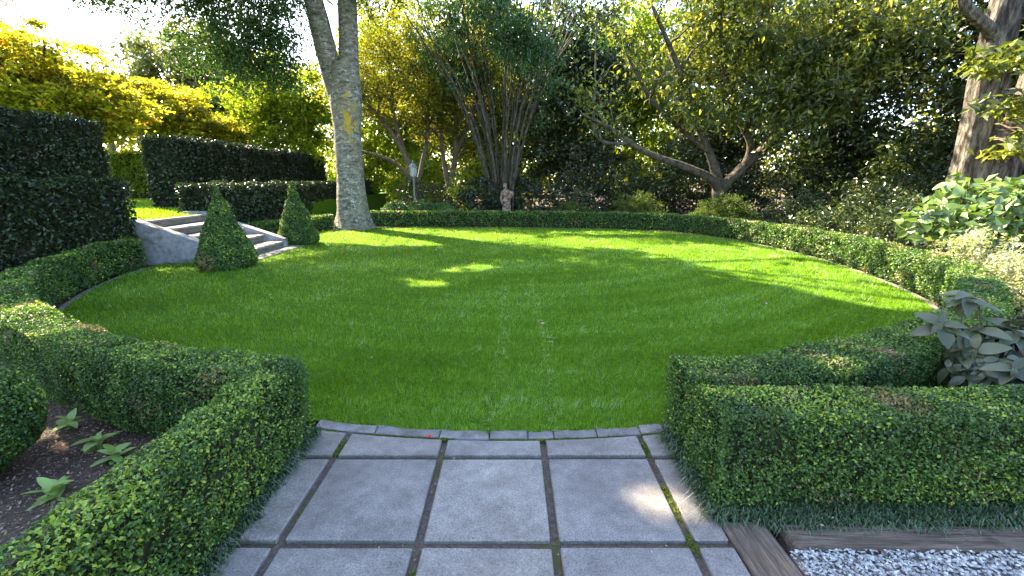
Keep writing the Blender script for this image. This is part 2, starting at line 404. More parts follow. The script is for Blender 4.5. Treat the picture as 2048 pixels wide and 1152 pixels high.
def gap_keep(p, g):
    """True for the leaves that stay"""
    k = p[:, 2] / SUND[2]
    q = p - SUND[None] * k[:, None]
    wob = 0.25 * _gn(q); dap = 0.8 * _gn2(q) + 0.6 * _gn3(q)
    keep = np.ones(len(p), bool); u = g.random(len(p))
    for x, y, rx, ry, o in GAPS:
        e = ((q[:, 0] - x) / rx) ** 2 + ((q[:, 1] - y) / ry) ** 2 + wob
        hole = (e < 1.25) & (dap > (-2.5 if rx > 0.7 else -1.6) + 1.9 * np.clip(e, 0, 1.25) + 1.2 * (1 - o))
        keep &= ~(hole & (u < 0.985) & (p[:, 2] > 2.6))
    return keep

# ------------------------------------------------------------------ foliage builders
def clump_leaves(cent, crad, n, L, g, flat=0.7, up=0.6, droop=0.0, W=0.55, spread=0.45, gaps=True, bow=0.1):
    """n leaves round each clump centre; returns arrays for one mesh"""
    K = len(cent)
    idx = np.repeat(np.arange(K), n)
    off = g.normal(size=(K * n, 3)) * spread
    off[:, 2] *= flat
    p = cent[idx] + off * np.asarray(crad, float).reshape(-1)[idx if np.ndim(crad) else np.zeros(K * n, int)][:, None]
    nrm = rnd_dir(K * n, g); nrm[:, 2] = nrm[:, 2] * 0.8 + up
    ax = rnd_dir(K * n, g); ax += norm(off) * 0.5; ax[:, 2] -= droop
    rn = np.clip(g.normal(0.5, 0.2, K * n) + np.repeat(g.normal(0, 0.14, K), n), 0, 1)
    if gaps:
        k = gap_keep(p, g); p, nrm, ax, rn = p[k], nrm[k], ax[k], rn[k]
    V, F = leaves(p, nrm, ax, (L[k] if (gaps and np.ndim(L)) else L) * g.uniform(0.65, 1.25, len(p)), W, bow=bow)
    return V, F, np.repeat(rn, 4)

def ellipsoid_pts(n, c, r, g, shell=0.45):
    d = rnd_dir(n, g)
    return np.asarray(c) + d * (g.random(n)[:, None] ** shell) * np.asarray(r)

def wobble_line(a, b, n, amp, g, sag=0.0):
    a, b = np.asarray(a, float), np.asarray(b, float)
    t = np.linspace(0, 1, n)[:, None]
    p = a + (b - a) * t
    w = np.cumsum(g.normal(size=(n, 3)), 0) * amp * np.linalg.norm(b - a) / n
    w -= w[0] + (w[-1] - w[0]) * t
    p = p + w
    p[:, 2] += sag * np.sin(t[:, 0] * math.pi) * np.linalg.norm(b - a)
    return p

def tree(name, label, base, trunk, crowns, leafmat, barkmat, leafL, seed, group=None, nclump=60, per=60, crad=0.6, flat=0.7,
         up=0.6, droop=0.0, W=0.55, shell=0.45, limbs=(), nbr=14, twig_r=0.025, cat='tree', seg=10, gaps=True, rough=0.05, clumpfilter=None):
    """trunk: list of (x, y, z, r); crowns: list of (centre, radii, weight); limbs: polylines with radii"""
    g = np.random.default_rng(seed)
    o = empty(name, base, label, cat, group)
    pts, rad = [], []
    trunk = np.asarray(trunk, float)
    tp = catmull(trunk, 6, False)
    G = Geo()
    v, f = tube(tp[:, :3], tp[:, 3], seg, rough, seed)
    G.add(v, f)
    skel = [tp]
    for lb in limbs:
        lp = catmull(np.asarray(lb, float), 6, False)
        v, f = tube(lp[:, :3], lp[:, 3], 7, rough, seed + len(skel)); G.add(v, f); skel.append(lp)
    sk = np.concatenate(skel)
    wsum = sum(c[2] for c in crowns)
    cs = []
    for c, r, w in crowns:
        cs.append(ellipsoid_pts(max(3, int(nclump * w / wsum)), c, r, g, shell))
    cs = np.concatenate(cs)
    if clumpfilter is not None: cs = cs[clumpfilter(cs)]
    # branches to some clumps
    hi = sk[sk[:, 2] > trunk[0, 2] + 0.35 * (trunk[-1, 2] - trunk[0, 2])]
    if len(hi) == 0: hi = sk
    for c in cs[g.permutation(len(cs))[:nbr]]:
        lower = hi[hi[:, 2] < c[2] + 0.2]
        src = lower if len(lower) else hi[:1]
        a = src[np.argmin(np.linalg.norm(src[:, :3] - c, axis=1) + 0.6 * np.abs(src[:, 2] - c[2] + 0.8))]
        n = 7
        p = wobble_line(a[:3], c, n, 0.28, g, 0.06)
        r0 = min(a[3] * 0.6, twig_r * 2.6)
        v, f = tube(p, np.linspace(r0, twig_r * 0.3, n), 5); G.add(v, f)
        for _ in range(2):
            e = c + g.normal(size=3) * crad * 0.8
            v, f = tube(wobble_line(p[4], e, 5, 0.25, g), np.linspace(r0 * 0.4, 0.006, 5), 4); G.add(v, f)
    G.build('trunk', barkmat, o, True)
    V, F, rn = clump_leaves(cs, g.uniform(0.7, 1.3, len(cs)) * crad, per, leafL, g, flat, up, droop, W, gaps=gaps)
    obj_np('crown', V, F, leafmat, o, False, rn)
    return o

# swept hedge: rounded-rectangle section along a ground line
def hedge(name, label, line, width, z0, z1, leaf, mat, seed, dens=1.9, dist_lod=True, patch=0.0, fresh_lit=0.10, cat='hedge', group=None, top_w=None, bump=0.03, ends=(True, True), up=0.25, W=0.6, zoff=None, lodk=0.0042):
    g = np.random.default_rng(seed)
    line = resample(np.asarray(line, float), 0.08)
    T = norm(np.gradient(line, axis=0)); N = np.c_[-T[:, 1], T[:, 0]]
    o = empty(name, (line[len(line) // 2][0], line[len(line) // 2][1], z0), label, cat, group)
    H = z1 - z0; hw = width / 2
    bn = SNoise(seed + 1, 0.8); bn2 = SNoise(seed + 2, 0.25)
    # solid core under the leaf skin, near-black to stand for inner shade
    ins = min(0.05, width * 0.13)
    prof = [(-hw + ins, z0 + 0.04), (-hw + ins, z1 - ins * 1.6), (-hw + ins * 2, z1 - ins), (hw - ins * 2, z1 - ins), (hw - ins, z1 - ins * 1.6), (hw - ins, z0 + 0.04)]
    n = len(line); V = []; F = []
    for i in range(n):
        j = min(max(i, 0), n - 1)
        c = line[j].copy()
        if i == 0: c = c + T[0] * ins
        if i == n - 1: c = c - T[-1] * ins
        for s, z in prof: V.append((c[0] + N[j][0] * s, c[1] + N[j][1] * s, z))
    m = len(prof)
    for i in range(n - 1):
        for k in range(m):
            a, b = i * m + k, i * m + (k + 1) % m
            F += [(a, b, b + m), (a, b + m, a + m)]
    for k in range(1, m - 1):
        F += [(0, k + 1, k), ((n - 1) * m, (n - 1) * m + k, (n - 1) * m + k + 1)]
    obj_np('shade_core', V, F, M['dark_core'], o)
    # leaf skin, sampled per segment so leaf size follows how large it shows
    seglen = np.linalg.norm(np.diff(line, axis=0), axis=1)
    per = 2 * H + width
    mid = (line[1:] + line[:-1]) / 2
    dcam = np.maximum(np.linalg.norm(mid, axis=1), 1.0)
    Ls = np.maximum(leaf, lodk * dcam) if dist_lod else np.full(len(mid), leaf)
    cnt = dens * seglen * per / (Ls ** 2 * W * 0.5)
    cnt = np.floor(cnt + g.random(len(cnt))).astype(int)
    si = np.repeat(np.arange(len(mid)), cnt); K = len(si)
    t = g.random(K); u = g.random(K) * per
    P2 = line[si] + (line[si + 1] - line[si]) * t[:, None]
    NN = N[si]
    left = u < H; right = u >= H + width; top = ~left & ~right
    s = np.where(left, -hw, np.where(right, hw, u - H - hw))
    z = np.where(left, z0 + u, np.where(right, z0 + (u - H - width), z1))
    nrm = np.zeros((K, 3)); 
    nrm[left, :2] = -NN[left]; nrm[right, :2] = NN[right]; nrm[top, 2] = 1
    L = Ls[si]
    p = np.c_[P2 + NN * s[:, None], z]
    tt = [T[si]]
    # end faces
    for e, (ii, sg) in enumerate(((0, -1), (-1, 1))):
        if not ends[e]: continue
        Le = Ls[ii]; k = int(dens * width * H / (Le ** 2 * W * 0.5))
        a = g.uniform(-hw, hw, k); zz = g.uniform(z0, z1, k)
        pe = np.c_[line[ii][None] + N[ii][None] * a[:, None], zz]
        ne = np.zeros((k, 3)); ne[:, :2] = T[ii] * sg
        p = np.r_[p, pe]; nrm = np.r_[nrm, ne]; L = np.r_[L, np.full(k, Le)]; s = np.r_[s, a]; top = np.r_[top, np.zeros(k, bool)]; tt.append(np.repeat(T[ii][None], k, 0))
    K = len(p)
    # rounding of the shoulders, lumps, ragged skin
    edge = np.clip((hw - np.abs(s)) / 0.06, 0, 1); ez = np.clip((z1 - p[:, 2]) / 0.06, 0, 1)
    side = ~top
    p[top, 2] -= 0.025 * (1 - edge[top]) ** 2
    p[side] -= nrm[side] * (0.025 * (1 - ez[side]) ** 2)[:, None]
    p += nrm * (bump * 0.5 * bn(p) + bump * 0.4 * bn2(p))[:, None]
    low = np.clip((p[:, 2] - z0) / max(0.12, 0.25 * H), 0, 1)
    p[side] -= nrm[side] * (0.05 * (1 - low[side]) ** 2)[:, None]
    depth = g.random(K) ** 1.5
    p -= nrm * (depth * min(0.07, width * 0.16) - L * 0.25)[:, None]
    thin = g.random(K) < np.where(side, 0.35 + 0.65 * low, 1)
    # sides turned from the garden path, and stretches out of sight of it, carry fewer leaves
    away = (nrm * (np.array([0, 0, 1.7]) - p)).sum(1) < -0.15
    zc_ = p[:, 1] * 0.97 + (1.7 - p[:, 2]) * 0.2436
    off = (np.abs(p[:, 0]) > 1.35 * zc_ + 0.3) | (zc_ < 0.3)
    thin &= g.random(K) < np.where(away | off, 0.3, 1.0)
    hole = SNoise(seed + 9, max(0.085, 4.5 * leaf))(p) + 0.5 * SNoise(seed + 10, 0.3)(p)
    thin &= ~((hole < -1.0) & (depth < 0.6) & (g.random(K) < 0.85))
    ln = norm(nrm * 0.65 + rnd_dir(K, g) * 0.95 + np.array([0, 0, up]))
    ax = rnd_dir(K, g) + nrm * 0.7 + np.array([0, 0, 0.4])
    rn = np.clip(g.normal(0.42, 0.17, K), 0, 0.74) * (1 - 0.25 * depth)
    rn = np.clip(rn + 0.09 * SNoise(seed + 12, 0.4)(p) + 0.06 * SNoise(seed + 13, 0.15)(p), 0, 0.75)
    spr = (g.random(K) < 0.03) & (SNoise(seed + 14, 0.12)(p) > 0.6)
    p[spr] += nrm[spr] * (g.random(spr.sum()) * 2.2 * L[spr])[:, None]
    pn = SNoise(seed + 3, 0.55); pn2 = SNoise(seed + 4, 0.7); q = pn(p); q2 = pn2(p)
    fr = g.random(K) < np.clip(fresh_lit * (1.0 + 1.0 * q2) * np.where(top, 2.2, 0.7) * (depth < 0.55), 0, 0.75)
    rn[fr] = g.uniform(0.78, 0.91, fr.sum())
    if patch:
        br = g.random(K) < np.clip((q - 0.55) * patch * np.where(top, 1.0, 0.3), 0, 0.7)
        rn[br] = g.uniform(0.925, 1.0, br.sum())
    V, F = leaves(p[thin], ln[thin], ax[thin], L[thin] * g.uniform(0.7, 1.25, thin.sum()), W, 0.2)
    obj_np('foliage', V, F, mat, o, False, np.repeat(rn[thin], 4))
    return o

# round or conical clipped shrub from a lathe profile r(z)
def topiary(name, label, loc, prof, leaf, mat, seed, cat='topiary', group=None, dens=2.6, fresh_lit=0.08, brown=None, W=0.6, squash=(1, 1), depthk=0.05, bump=0.02, flower=None):
    g = np.random.default_rng(seed)
    o = empty(name, loc, label, cat, group)
    prof = resample(np.asarray(prof, float), 0.02)
    loc = np.asarray(loc, float)
    core = resample(prof, 0.08); cr = np.maximum(core[:, 0] - min(0.06, core[:, 0].max() * 0.12), 0.004)
    zs = core[:, 1] * 0.98
    if not np.all(np.diff(zs) > 0): zs = np.maximum.accumulate(zs) + np.arange(len(zs)) * 1e-4
    v, f = tube(np.c_[np.zeros(len(zs)), np.zeros(len(zs)), zs] + loc, cr, 16); v[:, 0] = loc[0] + (v[:, 0] - loc[0]) * squash[0]; v[:, 1] = loc[1] + (v[:, 1] - loc[1]) * squash[1]
    obj_np('shade_core', v, f, M['dark_core'], o)  # solid core again, inner shade given as its dark colour
    d = np.diff(prof, axis=0); sl_ = np.linalg.norm(d, axis=1); rm = (prof[1:, 0] + prof[:-1, 0]) / 2
    area = 2 * math.pi * rm * sl_
    K = int(dens * area.sum() / (leaf * leaf * W * 0.5))
    si = g.choice(len(area), K, p=area / area.sum()); t = g.random(K); th = g.uniform(0, 2 * math.pi, K)
    rz = prof[si] + d[si] * t[:, None]
    nr = np.stack([d[si][:, 1], -d[si][:, 0]], 1) / np.maximum(sl_[si], 1e-6)[:, None]
    cs, sn = np.cos(th), np.sin(th)
    p = np.c_[rz[:, 0] * cs * squash[0], rz[:, 0] * sn * squash[1], rz[:, 1]] + loc
    nrm = np.c_[nr[:, 0] * cs, nr[:, 0] * sn, nr[:, 1]]
    bn = SNoise(seed + 1, 0.4)
    p += nrm * (bump * bn(p))[:, None]
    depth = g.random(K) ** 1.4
    p -= nrm * (depth * depthk - leaf * 0.2)[:, None]
    ln = norm(nrm * 0.75 + rnd_dir(K, g) * 0.85 + np.array([0, 0, 0.25]))
    ax = rnd_dir(K, g) + nrm * 0.6 + np.array([0, 0, 0.4])
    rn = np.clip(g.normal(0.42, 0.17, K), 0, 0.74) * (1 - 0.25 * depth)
    fr = g.random(K) < fresh_lit * (1 + bn(p)) ; rn[fr] = g.uniform(0.78, 0.9, fr.sum())
    if brown is not None:
        bc, brad = brown
        w = np.linalg.norm(p - np.asarray(bc), axis=1) / brad
        b = g.random(K) < np.clip(1.25 - w, 0, 0.9); rn[b] = g.uniform(0.925, 1, b.sum())
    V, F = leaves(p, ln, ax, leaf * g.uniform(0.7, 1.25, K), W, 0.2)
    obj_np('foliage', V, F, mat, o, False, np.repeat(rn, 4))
    return o

# loose shrub: stems and clumps of leaves in a dome
def shrub(name, label, loc, rad, nclump, per, leafL, mat, seed, crad=0.25, cat='shrub', group=None, flat=0.7, up=0.6, droop=0.0, W=0.55, shell=0.35, nst=8, gaps=False, zlift=0.0):
    g = np.random.default_rng(seed)
    o = empty(name, loc, label, cat, group)
    loc = np.asarray(loc, float); rad = np.asarray(rad, float)
    c = ellipsoid_pts(nclump * 2, (0, 0, 0), (1, 1, 1), g, shell); c[:, 2] = np.abs(c[:, 2]) if zlift == 0 else c[:, 2]
    c = c[:nclump] * rad + loc + np.array([0, 0, zlift])
    G = Geo()
    for e in c[:nst]:
        b = loc + np.array([*g.normal(size=2) * 0.12 * rad[:2], 0])
        v, f = tube(wobble_line(b, e, 6, 0.25, g, 0.05), np.linspace(0.022, 0.006, 6), 5); G.add(v, f)
    G.build('stems', M['bark'], o, True)
    V, F, rn = clump_leaves(c, g.uniform(0.7, 1.3, nclump) * crad, per, leafL, g, flat, up, droop, W, gaps=gaps)
    k = V.reshape(-1, 4, 3)[:, :, 2].min(1) > loc[2] + 0.01
    V = V.reshape(-1, 4, 3)[k].reshape(-1, 3); rn = rn.reshape(-1, 4)[k].ravel(); nn = k.sum()
    i = np.arange(nn)[:, None] * 4; F = np.concatenate([i + [0, 2, 1], i + [0, 3, 2]], 1).reshape(-1, 3)
    obj_np('foliage', V, F, mat, o, False, rn)
    return o

# ================================================================== SETTING
OUT = np.array([(-0.05, 2.675), (1.40, 2.83), (2.65, 3.26), (4.2, 4.12), (5.7, 5.62), (6.25, 6.8), (6.68, 8.5), (6.78, 10.2), (6.55, 12.0), (5.9, 13.6), (4.8, 14.7), (3.1, 15.35),
                (0.5, 15.7), (-2.2, 15.85), (-4.4, 15.9), (-6.0, 15.2), (-6.75, 13.6), (-7.0, 11.8), (-7.2, 10.0), (-7.25, 8.6), (-6.9, 7.2), (-6.05, 5.6), (-4.6, 4.22), (-2.85, 3.22), (-1.45, 2.83)])
LAWN = catmull(OUT, 10, True)
LC = np.array([-0.2, 9.2])

def inside_lawn(p, shrink=0.0):
    q = p - LC; a = np.arctan2(q[:, 1], q[:, 0]); r = np.linalg.norm(q, axis=1)
    l = LAWN - LC; la = np.arctan2(l[:, 1], l[:, 0]); lr = np.linalg.norm(l, axis=1); o = np.argsort(la)
    return r < np.interp(a, la[o], lr[o], period=2 * math.pi) - shrink

def offset_line(P, d):
    T = norm(np.gradient(P, axis=0)); N = np.c_[T[:, 1], -T[:, 0]]
    return P + N * d

# ground sheet to the horizon
gb = bmesh.new()
bmesh.ops.create_grid(gb, x_segments=40, y_segments=40, size=250)
for v in gb.verts: v.co.z = -0.06
tag(obj_bm('ground', gb, M['soil']), kind='structure')

# lawn sheet
n = len(LAWN)
inner = offset_line(np.r_[LAWN, LAWN[:1]], 0.0)[:-1]
V = [(LC[0], LC[1], -0.008)]; F = []
fr = np.linspace(0, 1, 9)[1:]
for k in fr:
    for p in LAWN: V.append((LC[0] + (p[0] - LC[0]) * k, LC[1] + (p[1] - LC[1]) * k, -0.008))
for i in range(n):
    F.append((0, 1 + i, 1 + (i + 1) % n))
    for r in range(len(fr) - 1):
        a = 1 + r * n + i; b = 1 + r * n + (i + 1) % n
        F += [(a, a + n, b + n), (a, b + n, b)]
lawn = tag(obj_np('lawn', V, F, M['lawn']), kind='structure')

# raised terrace with the upper lawn
tb = bmesh.new(); box_bm(60, 120, 0.93, 0.0, 1, (-7.86 - 30, 10, 0.385), tb)
tag(obj_bm('upper_lawn', tb, M['lawn']), kind='structure')

# ---- grass blades
def blades(xy, z, h, w, lean, g, rn, mat, name):
    K = len(xy)
    th = g.uniform(0, 2 * math.pi, K); s = np.c_[np.cos(th), np.sin(th)] * w[:, None]
    tip = xy + lean * h[:, None]
    hz = h * np.sqrt(np.clip(1 - (lean ** 2).sum(1), 0.12, 1))
    V = np.stack([np.c_[xy - s, z], np.c_[xy + s, z], np.c_[tip, z + hz]], 1).reshape(-1, 3)
    return V, np.arange(K * 3).reshape(-1, 3), np.repeat(rn, 3)

g = np.random.default_rng(21)
N0 = 2600000
cand = np.c_[g.uniform(-7.4, 7.0, N0), g.uniform(2.5, 16.1, N0)]
dd = np.hypot(cand[:, 0] * 0.6, cand[:, 1])
acc = g.random(N0) < np.clip((2.9 / dd) ** 1.7, 0.035, 1) * 0.72
cand = cand[acc]; dd = dd[acc]
k = inside_lawn(cand, 0.02 - 0.05 * g.random(len(cand)))
cand, dd = cand[k], dd[k]
K = len(cand); c3 = np.c_[cand, np.zeros(K)]
n1, n2, n3 = SNoise(31, 0.9), SNoise(32, 0.28), SNoise(33, 2.4)
h = g.uniform(0.026, 0.066, K) * (1 + 0.16 * n2(c3))
ring = np.hypot(cand[:, 0] - 0.1, cand[:, 1] - 11.4)
rw = np.sin(ring * 2 * math.pi / 0.55 + 0.5 * n1(c3))
lean = g.normal(size=(K, 2)) * 0.33
th = np.arctan2(cand[:, 1] - 11.4, cand[:, 0])
lean += np.c_[-np.sin(th), np.cos(th)] * (0.22 * rw)[:, None]
lean += np.c_[n1(c3), n3(c3)] * 0.16
rn = np.clip(g.normal(0.47, 0.24, K) + 0.11 * rw * np.clip((13 - cand[:, 1]) / 6, 0, 1) + 0.10 * n3(c3) + 0.07 * n1(c3), 0, 0.86)
# two mower wheel tracks and bent patches, sheen of flattened blades given as paler colour
for x0, sx in ((-0.14, 0.012), (0.32, 0.006)):
    xc = x0 + sx * (cand[:, 1] - 3) + 0.03 * np.sin(cand[:, 1] * 1.7)
    on = (np.abs(cand[:, 0] - xc) < 0.052 + 0.022 * n2(c3)) & (cand[:, 1] < 7.4 + n1(c3)) & (n1(c3) + 0.3 * n2(c3) > -1.3)
    lean[on] = np.array([0.1, -0.72]) + g.normal(size=(on.sum(), 2)) * 0.16
    rn[on] = np.clip(rn[on] * 0.35 + 0.70 + 0.06 * g.normal(size=on.sum()), 0, 1)
bent = (n1(c3 * 1.3 + 7) + 0.5 * n2(c3) > 1.55)
lean[bent] += np.array([0.45, -0.4]); rn[bent] = np.clip(rn[bent] + 0.26, 0, 1)
tall = g.random(K) < 0.10
h[tall] *= 1.5
tuft = n2(c3 * 0.8 + 3) > 1.5
h[tuft] *= 1.25
n4, n5, n6 = SNoise(34, 0.10), SNoise(35, 0.13), SNoise(36, 0.13)
q4 = n4(c3)
lean += np.c_[n5(c3), n6(c3)] * 0.24
rn = np.clip(rn + 0.11 * q4, 0, 1); h *= 1 + 0.2 * np.clip(q4, -1.5, 2)
nl = np.linalg.norm(lean, axis=1); lean *= np.minimum(1, 0.9 / np.maximum(nl, 1e-6))[:, None]
w = 0.0019 * np.maximum(dd / 2.9, 1) ** 0.95 * g.uniform(0.7, 1.3, K)
V, F, r3 = blades(cand, np.full(K, -0.012), h, w, lean, g, rn, None, '')
# ragged fringe where the turf meets the edging
tag(obj_np('grass', V, F, M['grass'], None, False, r3), 'short mown green grass of the round lawn', 'grass', None, 'stuff')

cand = np.c_[g.uniform(-20, -7.9, 36000), g.uniform(9.0, 20, 36000)]
K = len(cand)
V, F, r3 = blades(cand, np.full(K, 0.845), g.uniform(0.04, 0.08, K), g.uniform(0.012, 0.022, K), g.normal(size=(K, 2)) * 0.3, g, np.clip(g.normal(0.55, 0.17, K), 0, 0.86), None, '')
tag(obj_np('grass', V, F, M['grass'], None, False, r3), 'sunlit grass of the upper lawn beyond the steps', 'grass', None, 'stuff')

# ---- path: dirt bed, slabs, curved edging
pb = prism_bm([(-1.36, -1.2), (1.07, -1.2), (1.07, 2.9), (-1.36, 2.9)], -0.05, -0.026)
path = tag(obj_bm('path', pb, M['joint']), kind='structure')

def front_curve(x): return 2.565 + 0.0735 * (x + 0.02) ** 2      # lawn side of the last slab row
JX = [-1.335, -1.127, -0.452, 0.208, 0.872, 1.06]
JW = 0.043
rows = [(-0.95, -0.29), (-0.28, 0.38), (0.38, 1.04), (1.05, 1.72), (1.72, 2.39)]
sh = {}
for ri, (y0, y1) in enumerate(rows):
    for ci in range(5):
        x0 = JX[ci] + (JW / 2 if ci else 0); x1 = JX[ci + 1] - (JW / 2 if ci < 4 else 0)
        a, b = y0 + JW / 2, y1 - JW / 2
        sx, sy = x1 - x0, b - a
        key = (round(sx, 2), round(sy, 2))
        if key not in sh:
            me = bpy.data.meshes.new('slab'); bb = box_bm(sx, sy, 0.06, 0.006, 1); bb.to_mesh(me); bb.free(); me.materials.append(M['slab']); sh[key] = me
        o = bpy.data.objects.new('slab', sh[key]); COL.objects.link(o); o.parent = path
        o.location = ((x0 + x1) / 2, (a + b) / 2, -0.03 + rng.uniform(-0.003, 0.003))
        o.rotation_euler = (rng.normal() * 0.004, rng.normal() * 0.004, rng.normal() * 0.004)
for ci in range(5):
    x0 = JX[ci] + (JW / 2 if ci else 0); x1 = JX[ci + 1] - (JW / 2 if ci < 4 else 0)
    xs = np.linspace(x1, x0, 7)
    poly = [(x0, 2.39 + JW / 2), (x1, 2.39 + JW / 2)] + [(x, front_curve(x)) for x in xs]
    o = obj_bm('slab', prism_bm(poly, -0.06, rng.uniform(-0.002, 0.003), 0.005), M['slab'], path)
# edging stones along the front curve, uneven lengths
x = -1.40
g = np.random.default_rng(5)
cuts = [x]
while cuts[-1] < 1.30: cuts.append(min(cuts[-1] + g.uniform(0.16, 0.52), 1.34))
for a, b in zip(cuts[:-1], cuts[1:]):
    if b - a < 0.05: continue
    a += 0.003; b -= 0.003
    xs = np.linspace(a, b, 5)
    lo = [(x, front_curve(x) + 0.022 + g.normal() * 0.002) for x in xs]
    hi = [(x + g.normal() * 0.003, front_curve(x) + 0.120 + g.normal() * 0.011) for x in xs[::-1]]
    obj_bm('edging_stone', prism_bm(lo + hi, -0.05, -0.002 + g.uniform(-0.006, 0.005), 0.005), M['edging_front'], path)

# stone edging round the rest of the lawn
edge = tag(empty('lawn_edging', (0, 9, 0)), kind='structure')
EL = resample(np.r_[LAWN, LAWN[:1]], 0.40)
bb = box_bm(0.385, 0.075, 0.07, 0.008, 1); eme = bpy.data.meshes.new('edging_stone'); bb.to_mesh(eme); bb.free(); eme.materials.append(M['edging'])
for i in range(len(EL) - 1):
    c = (EL[i] + EL[i + 1]) / 2; t = EL[i + 1] - EL[i]
    if abs(c[0]) < 1.75 and c[1] < 3.5: continue
    if c[0] < -6.0 and 8.6 < c[1] < 11.6: continue
    nn_ = np.array([t[1], -t[0]]) / np.linalg.norm(t)
    o = bpy.data.objects.new('edging_stone', eme); COL.objects.link(o); o.parent = edge
    o.matrix_parent_inverse = Matrix.Translation(edge.location).inverted()
    o.location = (c[0] + nn_[0] * 0.05, c[1] + nn_[1] * 0.05, -0.040 + g.uniform(-0.005, 0.005)); o.rotation_euler = (0, 0, math.atan2(t[1], t[0]) + g.normal() * 0.01)

# ---- steps
steps = empty('garden_steps', (-6.8, 10.1, 0), 'stone garden steps between sloping rendered cheek walls, rising to the upper lawn', 'steps')
SX, SY0, SY1, TR, RH = -5.88, 9.15, 11.05, 0.475, 0.17
for i in range(5):
    x = SX - i * TR; zt = RH * (i + 1)
    # riser built of blocks
    bnd = [SY0] + sorted(rng.uniform(SY0 + 0.3, SY1 - 0.3, 2)) + [SY1]
    for a, b in zip(bnd[:-1], bnd[1:]):
        obj_bm('riser_block', box_bm(0.12, b - a - 0.008, RH - 0.055, 0.006, 1, (x - 0.06 - rng.uniform(0, 0.006), (a + b) / 2, zt - RH + (RH - 0.055) / 2 + 0.002)), M['riser'], steps)
    bnd = [SY0] + sorted(rng.uniform(SY0 + 0.4, SY1 - 0.4, 1)) + [SY1]
    dp = TR + 0.03
    for a, b in zip(bnd[:-1], bnd[1:]):
        obj_bm('tread_stone', box_bm(dp, b - a - 0.006, 0.05, 0.010, 2, (x + 0.03 - dp / 2, (a + b) / 2, zt - 0.027)), M['step'], steps)
def cheek(y0, y1):
    poly = [(SX + 0.03, -0.05), (SX + 0.03, 0.22), (SX - 4 * TR - 0.10, 0.915), (SX - 4 * TR - 0.55, 0.915), (SX - 4 * TR - 0.55, -0.05)]
    b = prism_bm(poly, 0, y1 - y0)
    for v in b.verts: v.co = (v.co.x, y1 - v.co.z, v.co.y)
    bmesh.ops.recalc_face_normals(b, faces=b.faces)
    bmesh.ops.bevel(b, geom=b.edges[:], offset=0.012, segments=2, affect='EDGES', profile=0.5)
    obj_bm('cheek_wall', b, M['concrete'], steps)
cheek(8.94, 9.14); cheek(11.06, 11.26)
for a, b in ((8.75, 9.5), (9.51, 10.25), (10.26, 11.3)):
    obj_bm('landing_slab', box_bm(0.40, b - a, 0.05, 0.008, 1, (SX + 0.20, (a + b) / 2, 0.0)), M['step'], steps)

# ---- timber sleepers and gravel
sp = obj_bm('timber_sleeper', box_bm(1.9, 0.215, 0.13, 0.012, 2), M['sleeper'])
sp.location = (1.19, 0.90, -0.052); sp.rotation_euler = (0, 0, R(91.2))
tag(sp, 'dark weathered timber sleeper lying along the edge of the slab path', 'sleeper')
sp = obj_bm('timber_sleeper', box_bm(2.8, 0.14, 0.14, 0.014, 2), M['sleeper'])
sp.location = (2.735, 1.728, -0.044); sp.rotation_euler = (0.02, 0.004, R(-0.6))
tag(sp, 'grey brown timber sleeper between gravel and the front hedge', 'sleeper')

g = np.random.default_rng(9)
iv = np.array([(1, 0, 0), (-1, 0, 0), (0, 1, 0), (0, -1, 0), (0, 0, 1), (0, 0, -1)], float)
fi = np.array([(0, 2, 4), (2, 1, 4), (1, 3, 4), (3, 0, 4), (2, 0, 5), (1, 2, 5), (3, 1, 5), (0, 3, 5)])
K = 11500
cx = g.uniform(1.30, 4.1, K * 3); cyy = g.uniform(0.6, 1.675, K * 3)
kk = (cyy > 0.35 * cx + 0.3)            # nearer than this nothing is in view
cx, cyy = cx[kk][:K], cyy[kk][:K]; K = len(cx)
sc = g.uniform(0.005, 0.0105, (K, 1)) * np.c_[g.uniform(0.9, 1.7, K), g.uniform(0.7, 1.1, K), g.uniform(0.4, 0.75, K)]
Q = np.linalg.qr(g.normal(size=(K, 3, 3)))[0]
tilt = g.random(K) < 0.65
th = g.uniform(0, 6.28, K); Z = np.zeros(K); O1 = np.ones(K)
Rz = np.stack([np.stack([np.cos(th), -np.sin(th), Z], 1), np.stack([np.sin(th), np.cos(th), Z], 1), np.stack([Z, Z, O1], 1)], 1)
Q[tilt] = Rz[tilt]
jit = 1 + 0.22 * g.normal(size=(K, len(iv), 1))
P = np.einsum('kij,kvj->kvi', Q, iv[None] * sc[:, None, :] * jit)
P += np.stack([cx, cyy, 0.006 + g.uniform(-0.012, 0.012, K)], 1)[:, None, :]
F = (fi[None] + (np.arange(K) * len(iv))[:, None, None]).reshape(-1, 3)
tag(obj_np('gravel', P.reshape(-1, 3), F, M['gravel'], None, False, np.repeat(np.clip(g.normal(0.6, 0.22, K), 0, 1), len(iv))), 'pale blue grey gravel in front of the timber sleeper', 'gravel', None, 'stuff')
gs = prism_bm([(1.30, -1.5), (6, -1.5), (6, 1.66), (1.30, 1.66)], -0.05, -0.004)
tag(obj_bm('gravel_ground', gs, M['edging']), kind='structure')

